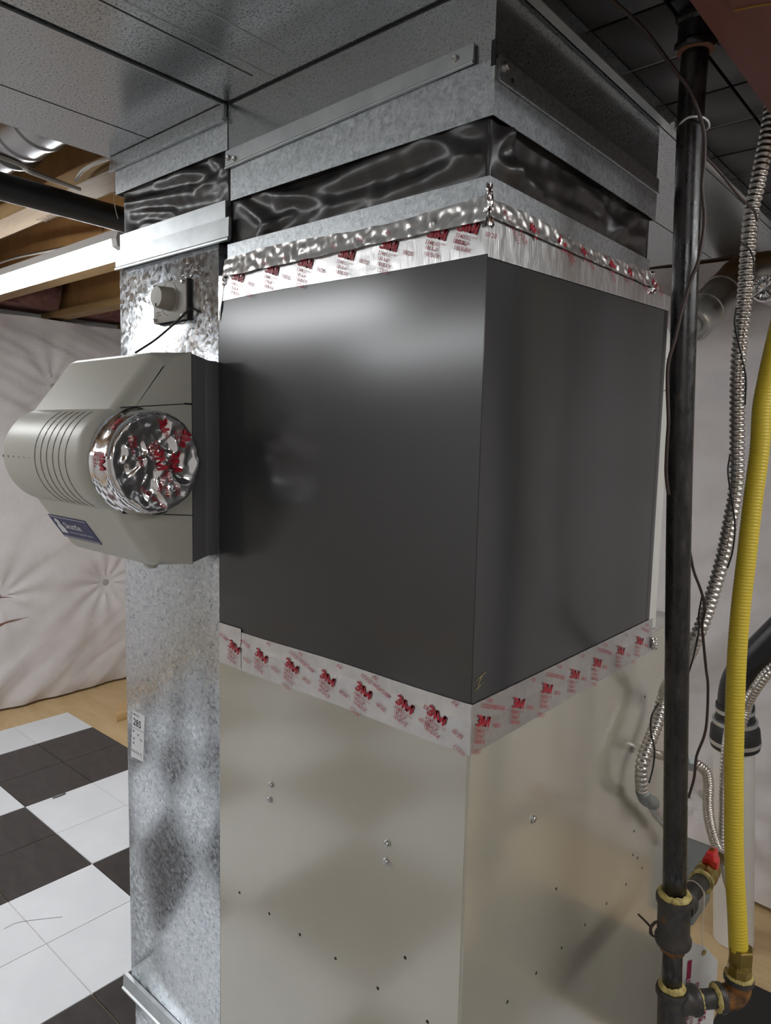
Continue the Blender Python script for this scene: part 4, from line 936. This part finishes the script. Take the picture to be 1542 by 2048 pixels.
cp = [Vector(p) for p in PTS['branch']]
lathe('flare_nut', [(.0, 0), (.016, 0), (.017, .003), (.017, .016), (.011, .022), (.0, .022)], bp[3]+bv*.044, bp[5]-bp[3], 'stainless', br, 6, smooth=False)
ss = thing('flexible_connector', PTS['ss_flex'][-1], 'stainless corrugated gas connector bending down to the red valve', 'gas connector')
corrugated('corrugated_tube', PTS['ss_flex'], .0085, .0102, .0042, 'stainless', ss, seg=16)
a, b = [Vector(p) for p in PTS['ss_fit']]
lathe('end_nut', [(0, 0), (.014, 0), (.016, .004), (.016, .016), (.012, .02), (.009, .024), (0, .024)], a, b-a, 'conduit_bracket', ss, 6, smooth=False)
tube('inlet_nipple', [a+(b-a)*.2, (.001, .636, 1.043)], .0085, 'stainless', ss, seg=14)
# paper gas tag on string
tp = [Vector(p) for p in PTS['tag']]
tg = thing('hang_tag', tuple(tp[5]), 'grey paper hang tag with maroon stripe and print below the valve', 'tag')
tx = (tp[2]-tp[0]); tx.z = 0; tx = tx.normalized(); tn = tx.cross(up).normalized()
T0 = tp[0]+Vector((0, 0, 0)); L2 = (tp[2]-tp[0]).dot(tx)
outl = [(-.012, .004), (.010, .014), (L2*.52, .000), (L2, -.036), (L2, -.20), (-.012, -.20)]
def tpt(x, z, o): return T0+tx*x+up*z-tn*o*-1
tv = [tpt(x, z, 0) for x, z in outl]+[tpt(x, z, .0006) for x, z in outl]
n_ = len(outl)
tsgn = 1 if (cam.location-T0).dot(tn) > 0 else -1
make('card', tv, [tuple(range(n_)), tuple(range(n_, 2*n_))[::-1]]+[(i, (i+1) % n_, n_+(i+1) % n_, n_+i) for i in range(n_)], 'tag_paper', tg)
to = .0012 if tsgn > 0 else -.0006
def tq(x0, x1, z0, z1, mat, nm):
    make(nm, [tpt(x0, z0, to), tpt(x1, z0, to), tpt(x1, z1, to), tpt(x0, z1, to)], [(0, 1, 2, 3)], mat, tg)
tq(.0005, .010, -.20, -.014, 'maroon', 'stripe')
to += .0004*tsgn
put_text('lettering', [('DO NOT REMOVE', 0, 0, .0066, .012, None)], tpt(.0085, -.045, to), -up, tx, 'paper', tg)
for (x, z, s, h) in ((.013, -.075, 'SEE OTHER', .006), (.021, -.115, 'CO', .006), (.030, -.058, 'PLUMBING', .008), (.040, -.120, 'FINAL LINE', .007), (.050, -.112, '75', .014)):
    put_text('lettering', [(s, 0, 0, h, .01, None)], tpt(x, z, to), -up, tx, 'maroon', tg)
lathe('eyelet', [(.0022, 0), (.0042, 0), (.0042, .0009), (.0022, .0009)], tpt(L2*.50, -.010, to), tn*tsgn, 'brass', tg, 14)
sp = [Vector(p) for p in PTS['string']]
rs = bp[1]+bdv*.006
loop = [rs+sd*(.0152*math.cos(a))+bdv.cross(sd)*(.0152*math.sin(a))+bdv*.002*math.sin(2*a) for a in [math.radians(x) for x in range(0, 361, 30)]]
tube('string', loop, .0009, 'string', tg, seg=6, n=3)
tube('string', [loop[0]]+[tuple(p) for p in sp[:-1]]+[tpt(L2*.50, -.008, to)], .0009, 'string', tg, seg=6)

# ------------------------------------------------------------------ conduits and wires
fc = thing('flexible_conduit', PTS['conduit_end'][-1], 'thick grey flexible metal conduit curving behind the gas pipe', 'conduit')
cpts = PTS['conduit']+[(.085, .52, 1.262), (.05, .562, 1.212)]+PTS['conduit_low']
corrugated('armor', cpts, .0086, .0119, .0092, 'steel_flex', fc, seg=16)
tube('angle_fitting', PTS['conduit_el'], .0125, 'conduit_bracket', fc, seg=14)
corrugated('armor', PTS['conduit_end'], .0078, .0106, .0088, 'steel_flex', fc, seg=16)
def wire(key, r, mat, label, cat='wire', group=None, pts=None):
    o = tube('wire', pts or PTS[key], r, mat, seg=8, n=6); tag(o, label, cat, group); return o
wire('wire_a', .0024, 'wire_brown', 'brown thermostat wire crossing the upper gas pipe under the zip tie')
wire('wire_b', .0022, 'wire_brown', 'brown wire hanging free between the gas pipe and yellow line')
wire('wire_c', .0019, 'wire_brown', 'brown wire strung from the zip tie across to the metal conduit')
sb = thing('wire', PTS['wire_d5'][-1], 'thin black wire wound around the flexible metal conduit', 'wire')
for k in ('wire_d1', 'wire_d2', 'wire_d3', 'wire_d4', 'wire_d5'): tube('strand', PTS[k], .0015, 'wire_black', sb, seg=6)
wire('loop', .0016, 'wire_brown', 'short brown wire curling out behind the iron tee', pts=PTS['loop_wire'][::-1]+[])
wire('loop2', .0022, 'wire_brown', 'brown wire loop pressed against the side of the iron tee', pts=PTS['loop_wire2'])

# ------------------------------------------------------------------ things behind the furnace, right
vt = thing('vent_pipe', PTS['vent_a'][0], 'capped galvanized round vent pipe angled behind the gas pipe', 'vent pipe')
va, vb = [Vector(p) for p in PTS['vent_a']]; vd = (vb-va).normalized(); VR = .050
L = (vb-va).length
lathe('pipe', [(VR*.96, .03), (VR, .03), (VR, .085), (VR+.003, .088), (VR+.003, .094), (VR, .097), (VR, L*.60), (VR+.003, L*.61), (VR+.003, L*.64), (VR*.99, L*.65), (VR*.99, L)], va, vd, 'vent_metal', vt, 36)
lathe('end_cap', [(0, .006), (VR*.45, .006), (VR*.47, .0), (VR*.52, .0), (VR*.54, .008), (VR*.80, .008), (VR*.83, .002), (VR*.9, .002), (VR*1.02, .010), (VR*1.02, .05), (VR*.98, .052)], va, vd, 'rust_cap', vt, 36)
vc, ve = [Vector(p) for p in PTS['vent_b']]
tube('outlet_pipe', [vb-vd*.05, vb+vd*.0, vb+vd*.02+(ve-vc).normalized()*.05, ve], VR*.98, 'vent_metal', vt, seg=32)
fo = thing('capped_pipe', PTS['vent_foil'][0], 'pipe end sealed with silver foil tape beside the vent pipe', 'pipe')
fcn = Vector(PTS['vent_foil'][0]); fdir = Vector((-.12, .92, .1)).normalized(); FR = .030
lathe('stub', [(FR, .0), (FR, .62)], fcn, fdir, 'vent_metal', fo, 24)
n1 = fdir.orthogonal().normalized(); n2 = fdir.cross(n1)
v = []; f = []; NA2 = 40
rings = [(FR*1.06, .03), (FR*1.08, .012), (FR*1.05, .002), (FR*.95, -.003), (FR*.7, -.002), (FR*.45, -.003), (FR*.2, -.001), (.0005, 0)]
for r, h in rings:
    for k in range(NA2):
        a = 2*math.pi*k/NA2; p = fcn+fdir*h+n1*(r*math.cos(a))+n2*(r*math.sin(a)); d = .003*wr(tuple(p*90))+.002*abs(wr(tuple(p*160))); v.append(p-fdir*d)
for j in range(len(rings)-1):
    for k in range(NA2): f.append((j*NA2+k, j*NA2+(k+1) % NA2, (j+1)*NA2+(k+1) % NA2, (j+1)*NA2+k))
make('foil_cover', v, f, 'foil_crumple', fo)
pv = thing('drain_stack', (PTS['pvc'][0][0], PTS['pvc'][0][1], 0), 'white plastic stack with black rubber coupling behind the yellow line', 'pipe')
pa, pb = [Vector(p) for p in PTS['pvc']]; pa.z = 0
PR = .062
lathe('white_pipe', [(PR, 0), (PR, (pb-pa).length+.02)], pa, pb-pa, 'pvc_white', pv, 32)
put_text('print', [('FUTURE', 0, 0, .018, .01, .13)], (pa.x-.060, pa.y-.0185, .235), (.0, .0, -1), (.42, -.9, 0), 'maroon', pv)
ca, cb = [Vector(p) for p in PTS['coup']]
lathe('rubber_coupling', [(PR, -.02), (.074, -.02), (.077, .0), (.074, .045), (.070, .05), (.062, .075), (.058, .08), (.058, .125), (.05, .13)], ca, cb-ca, 'rubber', pv, 32)
for h, r in ((-.005, .078), (.062, .0685), (.10, .0595)): lathe('hose_clamp', [(r-.004, h), (r, h), (r, h+.013), (r-.004, h+.013)], ca, cb-ca, 'galv_plain', pv, 32)
tube('black_pipe', PTS['abs'], .050, 'abs_black', pv, seg=28)
wr_ = [Vector(p) for p in PTS['abs']]
o = corrugated('small_conduit', PTS['cond_r'], .0135, .0165, .011, 'steel_flex', None, seg=14); o.name = 'metal_conduit'; tag(o, 'narrow metal conduit dropping beside the black rubber coupling', 'conduit')
o = corrugated('metal_conduit', PTS['cond_s'], .0075, .0095, .008, 'steel_flex', None, seg=12); tag(o, 'thin metal conduit hanging half hidden by the yellow gas line', 'conduit')
# metal valve box behind the gas pipe
gv = thing('control_box', (.03, .80, .60), 'small grey metal box on the floor side of the furnace behind the valve', 'box')
box('housing', (-.03, FD+.0198, .60), (.05, .94, .735), 'conduit_bracket', gv, bev=.006)
for k, (y, z) in enumerate(((.845, .715), (.855, .69), (.87, .71), (.88, .68))): lathe('terminal', [(0, 0), (.008, 0), (.008, .01), (.004, .014), (0, .014)], (.05, y, z), (1, 0, .2), 'screw_zinc', gv, 8)
# white plastic flue on top of the furnace, right behind the coil cabinet
fl = thing('flue_pipe', (-.06, .65, 1.289), 'white plastic flue pipe rising from the furnace behind the coil box', 'pipe')
lathe('pipe', [(.044, 0), (.044, .5)], (-.056, .645, 1.289), (0, 0, 1), 'pvc_white', fl, 28)
lathe('socket', [(.0442, 0), (.049, 0), (.049, .055), (.0442, .058)], (-.056, .645, 1.745), (0, 0, 1), 'pvc_white', fl, 28)
tube('bend', [(-.056, .645, 1.79), (-.058, .645, 1.83), (-.08, .645, 1.862), (-.12, .645, 1.87), (-.5, .645, 1.875), (-1.0, .645, 1.88)], .044, 'pvc_white', fl, seg=20)
# black mat on the floor beyond the furnace
o = box('floor_mat', (-.02, 1.12, -.0035), (.75, 1.562, .003), 'mat_black', bev=.001); tag(o, 'black rubber mat on the bare floor below the gas line elbow', 'mat')

# ------------------------------------------------------------------ left background
dp = thing('drain_pipe', (-1.315, 0, 2.17), 'black plastic drain pipe hung below the open joists', 'pipe')
tube('pipe', [(-1.303, -1.02, 2.42), (-1.303, -1.0, 2.30), (-1.303, -.96, 2.235), (-1.304, -.88, 2.206), (-1.305, -.6, 2.203), (-1.318, .1, 2.199), (-1.335, .9, 2.194), (-1.345, 1.85, 2.19)], .031, 'abs_black', dp, seg=24, n=4)
for y in (-.75, .7): box('hanger_strap', (-1.352, y-.008, 2.2), (-1.345, y+.008, 2.31), 'galv_plain', dp)
rdz = thing('round_duct', (-1.5, .0, 2.36), 'round galvanized branch duct in the joist bay beside the return duct', 'duct')
yc, zc = .095, 2.415
lathe('pipe', [(.07, 0), (.076, 0), (.076, .52), (.080, .522), (.080, .535), (.076, .54), (.076, .62), (.080, .622), (.080, .635), (.074, .64), (.074, 1.9)], (-.869, yc, zc), (-1, 0, 0), 'duct_round', rdz, 36)
lathe('collar', [(.078, 0), (.088, 0), (.088, .01), (.078, .014)], (-1.56, yc, zc), (-1, 0, 0), 'duct_round', rdz, 36)
def cable(pts, r, label, mat='cable_white', group=None, n=6):
    o = tube('cable', pts, r, mat, seg=8, n=n); tag(o, label, 'cable', group)
cable(PTS['cable_curve'], .0045, 'white cable curving up behind the corner of the return duct')
cb_ = thing('cable_bundle', (-1.55, .1, 2.25), 'white cables with a dark strand as their shadow gap, stapled under the joist ends', 'cable')
for k, dx in enumerate((-.018, -.006, .006)):
    tube('cable', [(-1.30+dx, -.7, 2.296-.010*k), (-1.345+dx, -.05, 2.290-.008*k), (-1.395+dx, .07, 2.288-.007*k), (-1.425+dx, .205, 2.284-.004*k)], .0055, ('cable_white', 'wire_black', 'cable_white')[k], cb_, seg=8)  # middle strand is black to paint the shadow gap between the white cables
cs_ = thing('cable_bundle', (-2.6, .66, 2.38), 'loose white cables sagging along the second joist behind the lamp', 'cable')
for k, off in enumerate((0, .012, .022)):
    tube('cable', [(x, y, min(2.57, z)+off*.6-.006) for x, y, z in [(-3.6, .66+off, 2.42), (-3.05, .655+off, 2.42), (-2.62, .65+off, 2.395), (-2.2, .65+off, 2.37), (-1.6, .655+off, 2.40)]], .0045, 'cable_white', cs_, seg=8)
# lamps
def lamp(x0, x1, y, z, label, along='x'):
    t = thing('shop_light', ((x0+x1)/2, y, z), label, 'lamp', 'shop lights below the joists')
    w = .055
    def hx(nm, prof, xa, xb, mat, cap=True):
        n = len(prof); v = [(xa, y+a, z+b) for a, b in prof]+[(xb, y+a, z+b) for a, b in prof]
        if along == 'y': v = [((x0+x1)/2*0+y+(vy-y), vx, vz) for vx, vy, vz in v]
        f = [(i, (i+1) % n, n+(i+1) % n, n+i) for i in range(n)]+[tuple(range(n))[::-1], tuple(range(n, 2*n))]
        return make(nm, v, f, mat, t)
    hx('housing', [(-w, .030), (-w*.75, .062), (w*.75, .062), (w, .030)], x0+.02, x1-.02, 'lamp_housing')
    hx('lens', [(-w*.98, .030), (w*.98, .030), (w*.93, .010), (w*.6, 0), (-w*.6, 0), (-w*.93, .010)], x0+.03, x1-.03, 'lamp_lens')
    for a, b in ((x0, x0+.03), (x1-.03, x1)):
        hx('end_cap', [(-w*1.03, .028), (-w*.8, .064), (w*.8, .064), (w*1.03, .028), (w*.96, .006), (w*.6, -.003), (-w*.6, -.003), (-w*.96, .006)], a, b, 'lamp_housing')
    for q_ in (.15, .85):
        xx = x0+(x1-x0)*q_
        p0 = (xx, y, z+.062); p1 = (xx, y, ZJ+.001)
        if along == 'y': p0 = (y, xx, z+.062); p1 = (y, xx, ZJ+.001)
        if (p1[2]-p0[2]) > .003: tube('hanger', [p0, p1], .002, 'chain', t, seg=6)
    return t
lamp(.75, 2.0, -1.75, 2.20, 'added unseen shop light that brightens the furnace front and gas pipe corner')  # added lamp out of view, brightens the furnace front and right side
l1 = lamp(-2.86, -1.60, .458, 2.198, 'lit white shop light hanging over the checkered floor beside the return duct')
# pull chain
v, f = [], []
for k in range(34):
    zc_ = 2.195-.0055*k-.0; c = Vector((-1.640+.0004*math.sin(k), .47, zc_))
    b = len(v)
    for (r, h) in ((.0003, .0022), (.0018, .0012), (.0018, -.0012), (.0003, -.0022)):
        for i in range(6): v.append(c+Vector((r*math.cos(i*math.pi/3), r*math.sin(i*math.pi/3), h)))
    for j in range(3):
        for i in range(6): f.append((b+j*6+i, b+j*6+(i+1) % 6, b+(j+1)*6+(i+1) % 6, b+(j+1)*6+i))
make('pull_chain', v, f, 'chain', l1, smooth=True)
lamp(-2.75, -1.5, -.56, 2.198, 'lit white shop light hung midway between the one beside the duct and the next')
lamp(-2.70, -1.45, -1.56, 2.198, 'lit white shop light hung across the room facing the coil box')
lamp(-2.75, -1.5, -2.7, 2.198, 'lit white shop light hung near the wall facing the furnace')
lamp(-.1, 1.15, 1.35, 2.20, 'lit white shop light hung right of the gas piping', along='y')
# loose board on the floor
o = hexa('plank', [(-3.345, 1.305, -.003), (-3.21, 1.225, -.003), (-3.3, 1.9, -.003), (-3.78, 1.9, -.003), (-3.345, 1.305, .04), (-3.21, 1.225, .04), (-3.3, 1.9, .04), (-3.78, 1.9, .04)], 'plank', None, loc=(-3.4, 1.5, 0))
bevel(o, .003); tag(o, 'short wooden plank lying on the bare floor beyond the tiles', 'plank')
# scuffs on the white tiles
def scuff(pts, w, mat='scuff'):
    o = tube('scuff', pts, w, mat, floor, seg=5, n=5)
scuff([(-2.617, .603, .0002), (-2.615, .63, .0002), (-2.618, .66, .0002)], .006)
scuff([(-1.888, .121, 0), (-1.888, .16, 0), (-1.859, .208, 0), (-1.807, .277, 0)], .0011)
